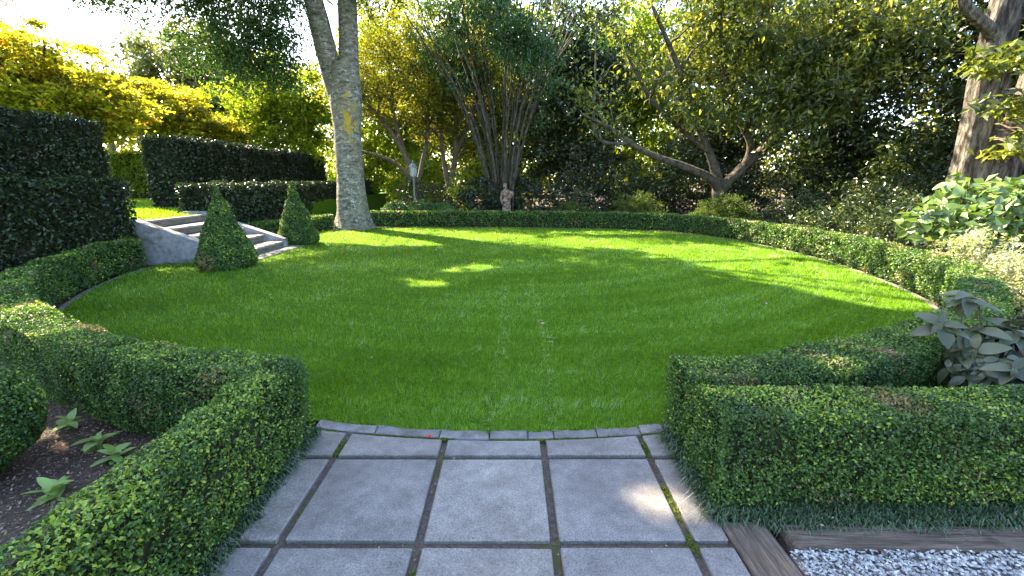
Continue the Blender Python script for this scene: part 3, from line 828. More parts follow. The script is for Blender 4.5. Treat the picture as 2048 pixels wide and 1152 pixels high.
# ================================================================== HEDGES
# curved box hedge, left part: path corner round to the steps
ring = offset_line(np.r_[LAWN, LAWN[:1]], 0.29)[:-1]
ang = np.unwrap(np.arctan2(ring[:, 1] - LC[1], ring[:, 0] - LC[0]))
def ring_between(pa, pb):
    """ring points running counter-clockwise from nearest pa to nearest pb"""
    i = int(np.argmin(np.linalg.norm(ring - pa, axis=1))); j = int(np.argmin(np.linalg.norm(ring - pb, axis=1)))
    if j <= i: j += len(ring)
    return ring[np.arange(i, j + 1) % len(ring)]
HZ = 0.565
lineL = ring_between(np.array([-7.65, 8.55]), np.array([-1.62, 2.45]))
lineL = np.r_[lineL[lineL[:, 0] < -1.85], [[-1.52, 2.56]]]
hedge('box_hedge', 'curved clipped box hedge from the concrete steps to the left path corner', lineL, 0.33, -0.03, HZ, 0.019, M['box'], 101, patch=0.95, fresh_lit=0.12)
hedge('box_hedge', 'straight box hedge along the slab path beside the rosette plants', [(-1.505, 0.1), (-1.505, 2.66)], 0.27, -0.03, 0.56, 0.019, M['box'], 102, fresh_lit=0.22, lodk=0.006)
lineR = ring_between(np.array([1.45, 2.50]), np.array([-6.5, 16.2]))
lineR = np.r_[[[1.08, 2.55]], lineR[lineR[:, 0] > 1.5] if False else lineR[1:]]
hedge('box_hedge', 'long low box hedge curving round the right side and back of the lawn', lineR, 0.40, -0.03, 0.555, 0.019, M['box'], 103, patch=0.9, fresh_lit=0.10)
lineB = ring_between(np.array([-6.7, 15.6]), np.array([-7.4, 11.5]))
hedge('box_hedge', 'short stretch of low box hedge between the great trunk and the steps', lineB, 0.44, -0.03, 0.50, 0.03, M['box'], 104, fresh_lit=0.05)
hedge('box_hedge', 'thick front box hedge above the timber sleeper and gravel', [(1.06, 2.10), (4.6, 2.08)], 0.38, -0.03, 0.565, 0.019, M['box'], 105, fresh_lit=0.20, patch=0.6, lodk=0.006)

# tall dark two-tier hedges
hedge('dark_hedge', 'lower tier of dark glossy hedge to the left of the steps', [(-8.12, 3.5), (-8.12, 8.80)], 1.0, -0.03, 1.66, 0.075, M['laurel'], 111, dens=2.0, dist_lod=False, fresh_lit=0.25, bump=0.07, up=0.1)  # paler leaf share, strongest on top, stands in for sun on the hedge
hedge('dark_hedge', 'upper tier of dark glossy hedge rising at the left edge', [(-9.45, 4.5), (-9.42, 10.0)], 1.0, 0.8, 2.93, 0.075, M['laurel'], 112, dens=2.0, dist_lod=False, fresh_lit=0.0, bump=0.06, up=0.1)
hedge('dark_hedge', 'lower tier of dark hedge behind the two clipped cones', [(-8.15, 11.42), (-8.3, 16), (-8.8, 27)], 1.0, -0.03, 1.55, 0.095, M['laurel'], 113, dens=2.0, dist_lod=False, fresh_lit=0.25, bump=0.07, up=0.1)  # paler leaves here too, in place of sun along the top
hedge('dark_hedge', 'tall upper dark hedge starting at the top of the steps', [(-10.45, 13.4), (-10.6, 18), (-11.4, 26)], 1.1, 0.8, 2.95, 0.10, M['laurel'], 114, dens=2.0, dist_lod=False, fresh_lit=0.0, bump=0.07, up=0.1)
hedge('sunlit_hedge', 'far hedge across the upper lawn, sunlight given as yellow green leaf colour', [(-21.5, 19.9), (-13.0, 20.3)], 1.0, 0.8, 2.85, 0.11, M['lime'], 115, dens=2.4, dist_lod=False, fresh_lit=0.0, bump=0.08)  # side towards the camera is unlit; lime leaf colour stands in for sun

# topiary
cone = lambda r, h: [(r * 0.80, 0.0), (r * 0.98, 0.10), (r * 1.0, 0.20), (r * 0.82, 0.45), (r * 0.46, h * 0.60), (r * 0.165, h * 0.86), (0.03, h * 0.985), (0.004, h)]
topiary('clipped_cone', 'broad clipped box cone with a brown scorched patch at its foot', (-5.66, 8.48, -0.02), cone(0.53, 1.60), 0.042, M['box'], 121, brown=((-5.85, 7.95, 0.12), 0.26), group='clipped cones flanking the steps', fresh_lit=0.17)
topiary('clipped_cone', 'clipped box cone standing between the steps and great trunk', (-5.80, 11.72, -0.02), cone(0.52, 1.68), 0.05, M['box'], 122, group='clipped cones flanking the steps', fresh_lit=0.12)
def ballp(r, h): 
    t = np.linspace(-math.pi / 2 * 0.92, math.pi / 2, 16)
    return np.c_[np.maximum(r * np.cos(t), 0.004), h / 2 + h / 2 * np.sin(t)]
topiary('box_ball', 'large round box ball in the mulched bed beside the straight hedge', (-3.26, 2.20, -0.04), ballp(0.41, 0.74), 0.022, M['box'], 123, fresh_lit=0.12, dens=2.2, bump=0.012)
for i, (x, y, r, h, lb) in enumerate(((-4.55, 17.2, 0.55, 0.92, 'round clipped bush peeping out beside the great trunk'), (-3.55, 17.3, 0.62, 0.95, 'round clipped bush directly left of the lantern post'), (-2.86, 17.6, 0.50, 0.85, 'round clipped bush touching the foot of the lantern post'),
                                      (-2.45, 17.0, 0.40, 0.72, 'low clipped bush between lantern and dark shrubs'), (-1.45, 17.0, 0.36, 0.62, 'smallest clipped bush, left of the statue'))):
    topiary('box_ball', lb, (x, y, -0.04), ballp(r, h), 0.06, M['box'], 130 + i, group='clipped bushes behind the back hedge', fresh_lit=0.03)

# ================================================================== TREES
# the great forked tree
g = np.random.default_rng(40)
bt = empty('great_tree', (-5.65, 15.6, 0), 'great forked tree with pale grey trunk and yellow lichen beside the lawn', 'tree')
BX, BY = -5.68, 15.6
tz = np.array([(-0.1, 0.98), (0.05, 0.88), (0.25, 0.76), (0.6, 0.665), (1.1, 0.615), (1.8, 0.575), (2.6, 0.555), (3.4, 0.565), (4.1, 0.60), (4.7, 0.63), (5.1, 0.60), (5.4, 0.50)])
tz[:, 1] *= 0.81
tc_ = np.c_[BX + np.interp(tz[:, 0], [0, 3, 5.4], [0, 0.06, 0.14]), np.full(len(tz), BY), tz]
tcs = catmull(tc_, 5, False)
def flr(i, a):
    z = tcs[i][2]; k = max(0.0, 1 - z / 0.9)
    return 1 + k * (0.10 * np.sin(5 * a + 0.7) + 0.06 * np.sin(9 * a))
G = Geo()
v, f = tube(tcs[:, :3], tcs[:, 3], 40, 0.03, 3, flr); G.add(v, f)
def limb(P, seg=20, rough=0.03, seed=1):
    L = catmull(np.asarray(P, float), 6, False); v, f = tube(L[:, :3], L[:, 3], seg, rough, seed); G.add(v, f); return L
l1 = limb([(-5.76, 15.6, 3.6, 0.288), (-5.83, 15.6, 4.5, 0.336), (-6.0, 15.58, 5.4, 0.336), (-6.2, 15.55, 6.6, 0.320), (-6.42, 15.5, 8.0, 0.256), (-6.9, 15.3, 10.5, 0.112), (-7.8, 15.0, 13, 0.040)], seed=4)
l2 = limb([(-5.55, 15.62, 3.6, 0.288), (-5.46, 15.62, 4.6, 0.336), (-5.36, 15.62, 5.6, 0.320), (-5.27, 15.6, 7.0, 0.288), (-5.2, 15.6, 8.6, 0.224), (-4.8, 15.2, 11, 0.104), (-4.2, 14.6, 14, 0.040)], seed=5)
br = []
for P in ([(-6.3, 15.5, 7.4, 0.20), (-7.6, 14.6, 8.2, 0.14), (-9.6, 13.6, 8.6, 0.09), (-11.6, 13.0, 8.0, 0.03)], [(-6.5, 15.4, 8.6, 0.18), (-8.4, 16.4, 9.4, 0.12), (-11, 17, 9.0, 0.04)],
          [(-5.2, 15.6, 8.0, 0.12), (-3.4, 14.6, 9.2, 0.07), (-1.2, 13.4, 9.8, 0.03)], [(-5.1, 15.5, 9.6, 0.10), (-3.4, 17.0, 11, 0.06), (-1.6, 18, 11.8, 0.02)],
          [(-6.8, 15.3, 10, 0.10), (-7.0, 12.6, 11.4, 0.06), (-7.4, 10.4, 12, 0.02)], [(-4.9, 15.2, 10.6, 0.10), (-4.0, 12.6, 11.6, 0.06), (-3.6, 10.2, 12, 0.02)]):
    br.append(limb(P, 8, 0.04, 9))
G.build('trunk', M['bark_big'], bt, True)
cs = [ellipsoid_pts(62, (-9.6, 13.6, 8.0), (2.9, 2.4, 1.5), g, 0.5), ellipsoid_pts(40, (-7.6, 15.6, 7.9), (1.7, 2.2, 1.1), g, 0.5), ellipsoid_pts(44, (-9.2, 17.0, 9.0), (3.4, 3, 2), g, 0.5),
      ellipsoid_pts(75, (-3.2, 14.4, 9.9), (3.8, 3.4, 1.8), g, 0.5), ellipsoid_pts(230, (-6.8, 11.4, 12.4), (6.4, 5.0, 2.0), g, 0.55), ellipsoid_pts(60, (-2.4, 17.5, 11.5), (3.4, 3, 2), g, 0.5), ellipsoid_pts(20, (-4.4, 15.9, 8.2), (0.9, 1.5, 0.8), g, 0.5), ellipsoid_pts(62, (-8.6, 14.2, 6.9), (2.0, 1.7, 1.5), g, 0.5), ellipsoid_pts(34, (-7.2, 14.7, 6.0), (1.0, 1.0, 1.5), g, 0.5), ellipsoid_pts(56, (-8.5, 14.2, 5.6), (1.9, 1.4, 1.0), g, 0.5), ellipsoid_pts(30, (-7.5, 14.4, 4.9), (1.2, 0.9, 0.8), g, 0.5), ellipsoid_pts(18, (-10.6, 13.4, 6.6), (1.2, 1.0, 0.7), g, 0.5), ellipsoid_pts(16, (-4.2, 15.0, 7.4), (1.0, 1.0, 0.9), g, 0.5), ellipsoid_pts(40, (-7.2, 13.6, 9.9), (2.4, 2.0, 0.6), g, 0.6)]
cs = np.concatenate(cs)
G2 = Geo(); sk = np.concatenate([l1[l1[:, 2] > 8.5], l2[l2[:, 2] > 8.5]] + [b_[5:] for b_ in br])
for c in np.r_[cs[cs[:, 2] < 8.6][::4], cs[cs[:, 2] >= 8.6][::7]]:
    a = sk[np.argmin(np.linalg.norm(sk[:, :3] - c, axis=1))]
    p = wobble_line(a[:3], c, 6, 0.3, g); v, f = tube(p, np.linspace(min(0.032, a[3] * 0.6), 0.006, 6), 4); G2.add(v, f)
tag(G2.build('branches', M['bark'], bt, True), kind='stuff')
hi_ = cs[:, 2] > 9.3
V, F, rn = clump_leaves(cs[hi_], g.uniform(0.7, 1.3, hi_.sum()) * 1.35, 150, 0.25, g, 0.6, 0.5, 0.3, 0.5, 0.5)
V2, F2, rn2 = clump_leaves(cs[~hi_], g.uniform(0.5, 1.3, (~hi_).sum()) * 0.62, 95, 0.115, g, 0.6, 0.5, 0.3, 0.5, 0.5)
obj_np('crown', np.r_[V, V2], np.r_[F, F2 + len(V)], M['oak'], bt, False, np.r_[rn, rn2])

# off to the left, out of the picture: the trees whose shade lies on the near lawn and path
def shade_tree(x, y, label, seed, crowns, ncl):
    tree('shade_tree', label, (x, y, 0.8), [(x, y, 0.7, 0.5), (x, y, 3, 0.38), (x + 0.3, y, 6, 0.32), (x + 0.5, y, 9, 0.2), (x + 0.6, y, 12, 0.06)], crowns, M['oak'], M['bark'], 0.26, seed,
         nclump=ncl, per=130, crad=1.35, nbr=12, twig_r=0.02)
shade_tree(-14.5, 8.0, 'broad leafy tree standing beyond the left hedges, shading the near lawn', 51, [((-13.0, 10.0, 9.6), (4.6, 4.2, 2.4), 1.0), ((-9.6, 11.0, 9.4), (2.8, 3.0, 1.5), 0.5), ((-12.6, 13.2, 9.6), (2.6, 2.0, 1.2), 0.35)], 240)
shade_tree(-12.5, 3.0, 'broad leafy tree standing left of the path, shading the slabs', 52, [((-9.6, 6.2, 9.2), (4.4, 4.0, 2.0), 1.0), ((-13.0, 3.4, 8.8), (3.0, 3.0, 2.0), 0.35)], 200)

# golden trees at the left
tree('golden_tree', 'large golden yellow tree towering over the left hedges', (-17.0, 17.5, 0.8), [(-17, 17.5, 0.7, 0.25), (-17, 17.5, 2.5, 0.2), (-17.3, 17.5, 4.5, 0.14), (-17.6, 17.4, 6.5, 0.05)],
     [((-17.6, 17.2, 5.0), (3.4, 2.2, 2.2), 1.2), ((-20.5, 17.2, 5.6), (3.0, 2.0, 2.2), 1.0), ((-15.8, 17.4, 4.2), (2.0, 1.8, 1.4), 0.5)], M['gold'], M['bark'], 0.20, 61, nclump=480, per=88, crad=0.55, flat=0.36, up=1.0, nbr=40, group='golden trees', gaps=False)
tree('golden_tree', 'smaller golden yellow tree above the far sunlit hedge', (-17.0, 22.5, 0.8), [(-17, 22.5, 0.7, 0.18), (-17, 22.5, 2.6, 0.13), (-17.2, 22.5, 4.4, 0.09), (-17.3, 22.5, 5.6, 0.04)],
     [((-17.4, 22.2, 4.9), (2.9, 2.0, 1.5), 1.0), ((-14.8, 22.4, 3.9), (1.9, 1.6, 0.9), 0.45)], M['gold'], M['bark'], 0.20, 62, nclump=290, per=86, crad=0.5, flat=0.36, up=1.0, nbr=34, group='golden trees', gaps=False)
# far trees against the sky
tree('rusty_tree', 'thin reddish tree top against the white sky at the far left', (-31, 28, 0.8), [(-31, 28, 0.7, 0.3), (-31, 28, 6, 0.2), (-31, 28, 12.6, 0.05)], [((-31, 28, 10.5), (3.6, 2.5, 1.8), 1)], M['rust'], M['bark'], 0.2, 63, nclump=30, per=22, crad=0.9, flat=0.4, nbr=26, gaps=False, twig_r=0.04)
tree('bare_tree', 'nearly bare tree with two long twigs against the sky', (-25.6, 29, 0.8), [(-25.6, 29, 0.7, 0.22), (-25.6, 29, 5, 0.15), (-26.3, 29, 7.5, 0.07), (-27.6, 29, 10.2, 0.03)],
     [((-25.4, 29, 7.4), (2.0, 1.5, 1.2), 1)], M['rust'], M['bark'], 0.18, 64, nclump=16, per=12, crad=0.6, nbr=14, limbs=[[(-25.6, 29, 5, 0.1), (-25.0, 29, 7.4, 0.07), (-25.3, 29, 9.8, 0.02)]], gaps=False)
tree('grey_green_tree', 'pale grey green tree behind the smaller golden tree', (-19.5, 29, 0.8), [(-19.5, 29, 0.7, 0.3), (-19.5, 29, 4, 0.22), (-19.4, 29, 9, 0.06)], [((-19.8, 29, 7.2), (4.4, 2.5, 3.6), 1.0), ((-16.3, 29, 6.2), (3.4, 2, 3.2), 0.7)], M['sage'], M['bark'], 0.28, 65, nclump=340, per=80, crad=0.75, nbr=30, gaps=False)
tree('lime_tree', 'bright lime green tree just left of the great trunk', (-12.8, 24.5, 0.8), [(-12.8, 24.5, 0.7, 0.13), (-12.8, 24.5, 3.5, 0.1), (-12.7, 24.5, 7, 0.03)], [((-12.9, 24.5, 5.4), (3.0, 1.8, 2.8), 1), ((-10.2, 24.5, 5.0), (1.7, 1.5, 2.6), 0.4)], M['lime'], M['bark'], 0.21, 66, nclump=200, per=80, crad=0.6, nbr=30, group='lime green trees', gaps=False)
tree('lime_tree', 'bright lime green tree behind the arching trees and lantern', (-6.5, 28, 0), [(-6.5, 28, -0.1, 0.2), (-6.5, 28, 4, 0.13), (-6.3, 28, 10, 0.03)], [((-6.5, 28, 6.2), (4.4, 2, 6.0), 1)], M['lime'], M['bark'], 0.27, 67, nclump=360, per=70, crad=0.85, nbr=26, group='lime green trees', gaps=False)
tree('lime_tree', 'bright yellow green tree seen behind the fan of slender stems', (0.5, 29, 0), [(0.5, 29, -0.1, 0.2), (0.5, 29, 4, 0.13), (0.6, 29, 10, 0.03)], [((0.2, 29, 6.2), (4.4, 2, 6.2), 1)], M['lime'], M['bark'], 0.27, 68, nclump=360, per=70, crad=0.85, nbr=22, group='lime green trees', gaps=False)
tree('lime_tree', 'yellow green tree glowing behind the spreading tree', (7.5, 28, 0), [(7.5, 28, -0.1, 0.2), (7.5, 28, 4, 0.13), (7.6, 28, 11, 0.03)], [((7.5, 28, 6.8), (4.6, 2, 6.2), 1)], M['lime'], M['bark'], 0.27, 69, nclump=380, per=72, crad=0.85, nbr=22, group='lime green trees', gaps=False)

# far belt of trees that closes the horizon
g = np.random.default_rng(95)
xs = g.uniform(-62, 50, 620); cs = np.c_[xs, 46 + 5 * g.random(620) - 0.006 * xs ** 2, 0.6 + g.random(620) ** 1.3 * (5.6 + 1.6 * np.sin(xs * 0.35) + 1.2 * np.sin(xs * 0.9))]
V, F, rn = clump_leaves(cs, np.full(620, 1.9), 46, 0.55, g, 0.8, 0.5, 0.1, 0.6, 0.5, gaps=False)
tag(obj_np('woodland', V, F, M['olive'], None, False, rn), 'far belt of olive green woodland behind the garden trees', 'woodland', None, 'stuff')
for i_, (x, y, rx, h_, lb) in enumerate(((-8.6, 27.0, 2.2, 3.4, 'sunlit lime bush just right of the great trunk'), (-5.2, 25.0, 1.8, 2.9, 'sunlit lime bush behind the lantern'), (-1.0, 24.0, 2.2, 3.2, 'sunlit lime bush low behind the fan of stems'), (-13.6, 29.0, 2.6, 4.6, 'sunlit lime bush above the tall upper dark hedge'))):
    shrub('lime_bush', lb, (x, y, 0.0 if x > -8 else 0.84), (rx, rx * 0.6, h_), 110, 56, 0.19, M['lime'], 170 + i_, 0.5, group='sunlit bushes at the back')

# arching small trees round the lantern
def arc(*p): return list(p)
tree('arching_tree', 'olive leaved tree with arching branches reaching towards the great trunk', (-4.3, 20.5, 0), [(-4.3, 20.5, -0.1, 0.16), (-4.4, 20.4, 1.4, 0.13), (-4.9, 20.2, 3.0, 0.11), (-6.0, 20.0, 4.6, 0.08), (-7.2, 19.8, 5.4, 0.03)],
     [((-4.9, 20.4, 6.8), (2.6, 2.0, 3.0), 1.0), ((-6.6, 20.2, 5.4), (1.7, 1.6, 1.6), 0.45), ((-3.0, 20.6, 5.5), (1.4, 1.6, 2.2), 0.4)], M['olive'], M['bark'], 0.14, 71, nclump=330, per=70, crad=0.55, W=0.45, nbr=46,
     limbs=[[(-4.35, 20.4, 1.3, 0.11), (-5.2, 20.1, 2.4, 0.08), (-6.6, 19.8, 2.9, 0.05), (-7.4, 19.7, 2.8, 0.02)], [(-4.4, 20.4, 1.2, 0.11), (-3.8, 20.4, 3.6, 0.09), (-3.6, 20.5, 6.5, 0.04)], [(-4.6, 20.3, 2.2, 0.1), (-5.3, 20.5, 4.8, 0.08), (-5.3, 20.6, 8.2, 0.03)]], group='arching trees')
tree('arching_tree', 'olive leaved tree with dark curving stems right of the lantern', (-2.9, 20.8, 0), [(-2.9, 20.8, -0.1, 0.17), (-2.9, 20.8, 1.2, 0.15), (-2.5, 20.7, 3.0, 0.12), (-1.7, 20.5, 4.6, 0.1), (-1.2, 20.4, 6.6, 0.05)],
     [((-2.2, 20.6, 7.2), (2.2, 2.0, 2.8), 1.0), ((-3.4, 20.8, 4.6), (1.2, 1.4, 1.6), 0.3)], M['olive'], M['bark'], 0.14, 72, nclump=290, per=70, crad=0.55, W=0.45, nbr=40,
     limbs=[[(-2.9, 20.8, 1.0, 0.12), (-3.2, 20.7, 3.4, 0.09), (-3.0, 20.8, 6.4, 0.04)], [(-2.6, 20.7, 2.6, 0.1), (-2.5, 20.6, 5.2, 0.08), (-2.8, 20.6, 8.0, 0.03)]], group='arching trees')

# fan of slender stems
g = np.random.default_rng(77)
fs = empty('fan_tree', (-0.4, 18.6, 0), 'many stemmed tree fanning out like a vase behind the statue', 'tree')
tips = []
for i in range(38):
    a = (i + 0.5) / 38 * 2 - 1 + g.normal() * 0.05
    x0 = -0.42 + a * 0.62 + g.normal() * 0.05; y0 = 18.6 + g.normal() * 0.28
    sp_ = a * (2.2 + g.uniform(-0.3, 0.5)) + (-0.45 if a < 0 else 0.1)
    H = g.uniform(6.8, 9.0)
    P = np.array([(x0, y0, -0.1), (x0 + sp_ * 0.05, y0, 1.8), (x0 + sp_ * 0.30, y0 + g.normal() * 0.15, 3.9), (x0 + sp_ * 0.68, y0 + g.normal() * 0.4, 5.8), (x0 + sp_ * 1.15, y0 + g.normal() * 0.6, H)])
    P = catmull(P, 5, False); P[1:, :2] += g.normal(size=(len(P) - 1, 2)) * 0.02
    r0 = g.uniform(0.035, 0.075)
    v, f = tube(P, np.linspace(r0, 0.02, len(P)), 7, 0.04, i)
    obj_np('stem', v, f, M['bark_limb'], fs, True)
    tips.append(P[-8:])
tips = np.concatenate(tips)
cs = np.r_[tips[tips[:, 2] > 5.4][::3] + g.normal(size=(len(tips[tips[:, 2] > 5.4][::3]), 3)) * 0.45, ellipsoid_pts(60, (0.6, 17.9, 7.4), (1.9, 1.3, 2.1), g, 0.5), ellipsoid_pts(30, (-1.3, 18.6, 8.0), (2.2, 1.5, 2.0), g)]
V, F, rn = clump_leaves(cs, g.uniform(0.7, 1.3, len(cs)) * 0.6, 120, 0.20, g, 0.8, 0.25, 0.9, 0.27, 0.45)
obj_np('crown', V, F, M['bamboo'], fs, False, rn)

# spreading tree on the right with the long low limb
SB = (8.0, 17.0)
tree('spreading_tree', 'wide spreading tree with one long low limb sweeping left over the shrubs', (8.0, 17.0, 0), [(8.0, 17.0, -0.1, 0.32), (8.0, 17.0, 0.8, 0.26), (7.85, 17.0, 1.6, 0.22), (7.5, 16.9, 2.4, 0.15), (6.9, 16.7, 3.4, 0.13), (5.8, 16.4, 5.4, 0.10), (4.6, 16.0, 7.2, 0.05)],
     [((5.8, 16.2, 6.8), (3.4, 2.2, 2.4), 1.0), ((9.6, 16.0, 6.4), (2.8, 2.4, 2.6), 0.9), ((11.4, 15.2, 6.2), (1.6, 1.6, 1.5), 0.35), ((3.6, 16.4, 5.0), (1.5, 1.5, 1.7), 0.3), ((9.6, 15.4, 4.0), (1.6, 1.4, 1.3), 0.3), ((6.6, 15.9, 4.0), (1.7, 0.8, 0.8), 0.26), ((10.0, 15.4, 4.9), (1.6, 0.9, 1.2), 0.25)],
     M['cherry'], M['bark_limb'], 0.21, 81, nclump=500, per=70, crad=0.65, W=0.45, droop=0.7, up=0.5, nbr=70, twig_r=0.03,
     limbs=[[(7.95, 16.95, 1.3, 0.187), (7.4, 16.7, 1.75, 0.164), (6.3, 16.4, 2.15, 0.133), (5.0, 16.2, 2.55, 0.117), (4.1, 16.1, 3.0, 0.101), (3.3, 16.0, 3.5, 0.070), (2.4, 16.0, 3.9, 0.023)],
            [(4.2, 16.1, 2.95, 0.070), (3.4, 16.1, 2.95, 0.062), (2.9, 16.1, 3.4, 0.055), (2.85, 16.1, 5.2, 0.039), (2.8, 16.1, 7.2, 0.016)],
            [(8.0, 17, 1.3, 0.203), (8.7, 16.8, 2.2, 0.179), (9.6, 16.5, 3.2, 0.156), (10.5, 16.2, 4.6, 0.125), (11.0, 16, 6.6, 0.047)],
            [(8.7, 16.8, 2.2, 0.140), (8.7, 16.6, 3.0, 0.133), (7.8, 16.6, 4.4, 0.109), (7.2, 16.4, 6.2, 0.078), (6.8, 16.2, 8, 0.023)],
            [(7.3, 16.8, 2.7, 0.109), (6.0, 16.7, 3.6, 0.094), (4.9, 16.5, 4.5, 0.078), (3.9, 16.3, 5.9, 0.039)],
            [(9.6, 16.5, 3.2, 0.094), (9.4, 16.2, 4.6, 0.078), (8.9, 16, 6.8, 0.031)]])

# the great trunk pair at the right edge
rt = empty('twin_trunk_tree', (11.2, 10.8, 0), 'thick twin trunked tree with ridged grey brown bark at the right edge', 'tree')
def ridg(i, a): return 1 + 0.07 * np.sin(7 * a + 0.4) + 0.04 * np.sin(13 * a)
for k_, P in enumerate(([(11.1, 10.8, -0.1, 0.731), (11.12, 10.8, 0.6, 0.533), (11.12, 10.8, 1.7, 0.421), (11.05, 10.8, 2.8, 0.361), (10.92, 10.78, 4.0, 0.318), (10.85, 10.7, 5.2, 0.292), (10.8, 10.6, 7.5, 0.241), (10.8, 10.6, 10, 0.103)],
                        [(12.1, 11.1, -0.1, 0.602), (12.1, 11.1, 0.8, 0.396), (12.15, 11.1, 2.0, 0.310), (12.3, 11.1, 3.6, 0.258), (12.4, 11.1, 6.0, 0.206), (12.5, 11.1, 9.0, 0.086)],
                        [(12.6, 10.4, -0.1, 0.430), (12.8, 10.3, 1.2, 0.327), (13.0, 10.2, 2.6, 0.284), (13.3, 10.2, 4.6, 0.224), (13.6, 10, 7, 0.086)],
                        [(10.85, 10.7, 4.6, 0.155), (10.55, 10.6, 4.85, 0.129), (10.05, 10.5, 5.1, 0.112), (9.6, 10.4, 5.4, 0.103), (9.4, 10.3, 6.2, 0.086), (9.2, 10.2, 8.0, 0.034)])):
    L = catmull(np.asarray(P, float), 7, False)
    v, f = tube(L[:, :3], L[:, 3], 28, 0.035, 20 + k_, ridg)
    obj_np('trunk' if k_ < 3 else 'limb', v, f, M['bark_twin'], rt, True)
g = np.random.default_rng(84)
cs = np.r_[ellipsoid_pts(12, (10.9, 9.7, 4.35), (0.8, 0.5, 0.2), g), ellipsoid_pts(14, (10.75, 9.6, 3.2), (0.9, 0.5, 0.25), g), ellipsoid_pts(8, (9.9, 9.7, 4.0), (0.6, 0.4, 0.15), g), ellipsoid_pts(12, (11.2, 9.7, 2.4), (0.6, 0.5, 0.3), g), ellipsoid_pts(12, (11.4, 9.8, 5.0), (0.6, 0.5, 0.5), g),
           ellipsoid_pts(60, (10.2, 11.2, 8), (3.4, 3, 1.6), g)]
for c in cs[:58:3]:
    v, f = tube(wobble_line((10.95, 10.5, c[2] + 0.3), c, 6, 0.2, g), np.linspace(0.03, 0.006, 6), 4)
    obj_np('branch', v, f, M['bark'], rt, True)
V, F, rn = clump_leaves(cs, np.full(len(cs), 0.36), 30, 0.23, g, 0.45, 0.9, 0.3, 0.5, 0.55)
obj_np('crown', V, F, M['cherry'], rt, False, rn)

# dark evergreen trees closing the view
for i, (x, y, lab, rx, H, dn) in enumerate(((3.2, 24.0, 'dark evergreen tree behind the fan of stems', 2.8, 11, 1.0), (10.5, 22.5, 'dark evergreen tree directly behind the spreading tree', 3.0, 11, 0.8), (14.2, 19.0, 'tall dark evergreen tree right of the spreading tree', 2.8, 11, 1.0),
                                            (16.2, 15.0, 'dense dark evergreen tree left of the twin trunks', 2.8, 10.5, 1.1), (16.5, 10.5, 'dark evergreen tree behind the twin trunks', 2.8, 10, 1.1), (-1.5, 25.0, 'brownish evergreen tree half hidden behind the fan of stems', 2.3, 12, 0.55))):
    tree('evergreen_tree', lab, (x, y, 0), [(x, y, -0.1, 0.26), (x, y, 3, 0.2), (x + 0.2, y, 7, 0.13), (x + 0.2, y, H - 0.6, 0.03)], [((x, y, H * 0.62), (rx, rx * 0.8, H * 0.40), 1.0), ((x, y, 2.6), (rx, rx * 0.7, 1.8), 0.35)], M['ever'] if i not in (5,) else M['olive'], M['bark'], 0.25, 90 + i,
         nclump=int(330 * dn), per=66, crad=0.85, W=0.5, nbr=34, twig_r=0.03, group='dark evergreens at the back', shell=0.5)

# ================================================================== SHRUBS BEHIND THE HEDGE
shrub('glossy_shrub', 'dark glossy shrub behind the statue, left of it', (-1.3, 18.2, 0), (1.5, 0.9, 1.75), 90, 46, 0.13, M['laurel'], 141, 0.32, group='dark shrubs behind the statue', droop=0.5)
shrub('glossy_shrub', 'dark glossy shrub behind the statue, right of it', (0.9, 18.3, 0), (1.5, 0.9, 1.85), 90, 46, 0.13, M['laurel'], 142, 0.32, group='dark shrubs behind the statue', droop=0.5)
shrub('glossy_shrub', 'low dark shrub below the end of the long limb', (2.9, 18.2, 0), (1.2, 0.8, 1.3), 50, 40, 0.12, M['laurel'], 143, 0.3, droop=0.4)
shrub('lime_shrub', 'narrow yellow lit shrub between lantern and dark shrubs', (-2.35, 19.2, 0), (0.55, 0.5, 2.1), 40, 44, 0.10, M['lime'], 144, 0.26)
shrub('glossy_shrub', 'dark leafy shrub behind the lantern post', (-3.9, 19.3, 0), (1.5, 0.9, 1.8), 70, 44, 0.11, M['laurel'], 145, 0.32, droop=0.4)
shrub('maple_mound', 'domed fine leaved maple to the left of the spreading tree foot', (4.75, 16.85, 0), (1.3, 0.75, 1.22), 160, 60, 0.085, M['maple'], 146, 0.2, group='domed maples', droop=0.7, W=0.35, up=0.8)
shrub('maple_mound', 'domed fine leaved maple at the foot of the spreading tree', (7.55, 15.75, 0), (1.3, 0.8, 1.22), 160, 60, 0.085, M['maple'], 147, 0.2, group='domed maples', droop=0.7, W=0.35, up=0.8)
shrub('maple_mound', 'small thin maple bush under the long limb tip', (2.35, 17.0, 0), (0.9, 0.6, 0.95), 60, 50, 0.085, M['maple'], 148, 0.2, group='domed maples', droop=0.7, W=0.35, up=0.8)
for i, (x, y, rx, h, lab) in enumerate(((9.6, 14.6, 1.1, 1.5, 'dark shrub right of the domed maples'), (10.4, 12.4, 1.3, 1.7, 'dark shrub in the deep shade before the evergreens'), (8.7, 12.2, 0.9, 1.0, 'low glinting shrub just behind the lawn hedge'), (9.3, 10.3, 1.1, 1.35, 'dark shrub left of the big hydrangea'), (12.4, 13.6, 1.6, 2.3, 'tallest dark shrub under the evergreens'))):
    shrub('glossy_shrub', lab, (x, y, 0), (rx, rx * 0.8, h), int(70 * rx), 46, 0.11, M['ever'], 150 + i, 0.3, group='dark shrubs on the right', droop=0.3, W=0.5)
shrub('variegated_shrub', 'pale cream flecked shrub below the big hydrangea', (7.15, 6.55, 0), (0.62, 0.6, 0.95), 110, 60, 0.065, M['pale'], 161, 0.17, W=0.5)
shrub('variegated_shrub', 'pale cream flecked shrub at the right edge above the grey leaved bush', (6.62, 5.45, 0), (0.36, 0.45, 0.85), 80, 60, 0.055, M['pale'], 162, 0.17, W=0.5)

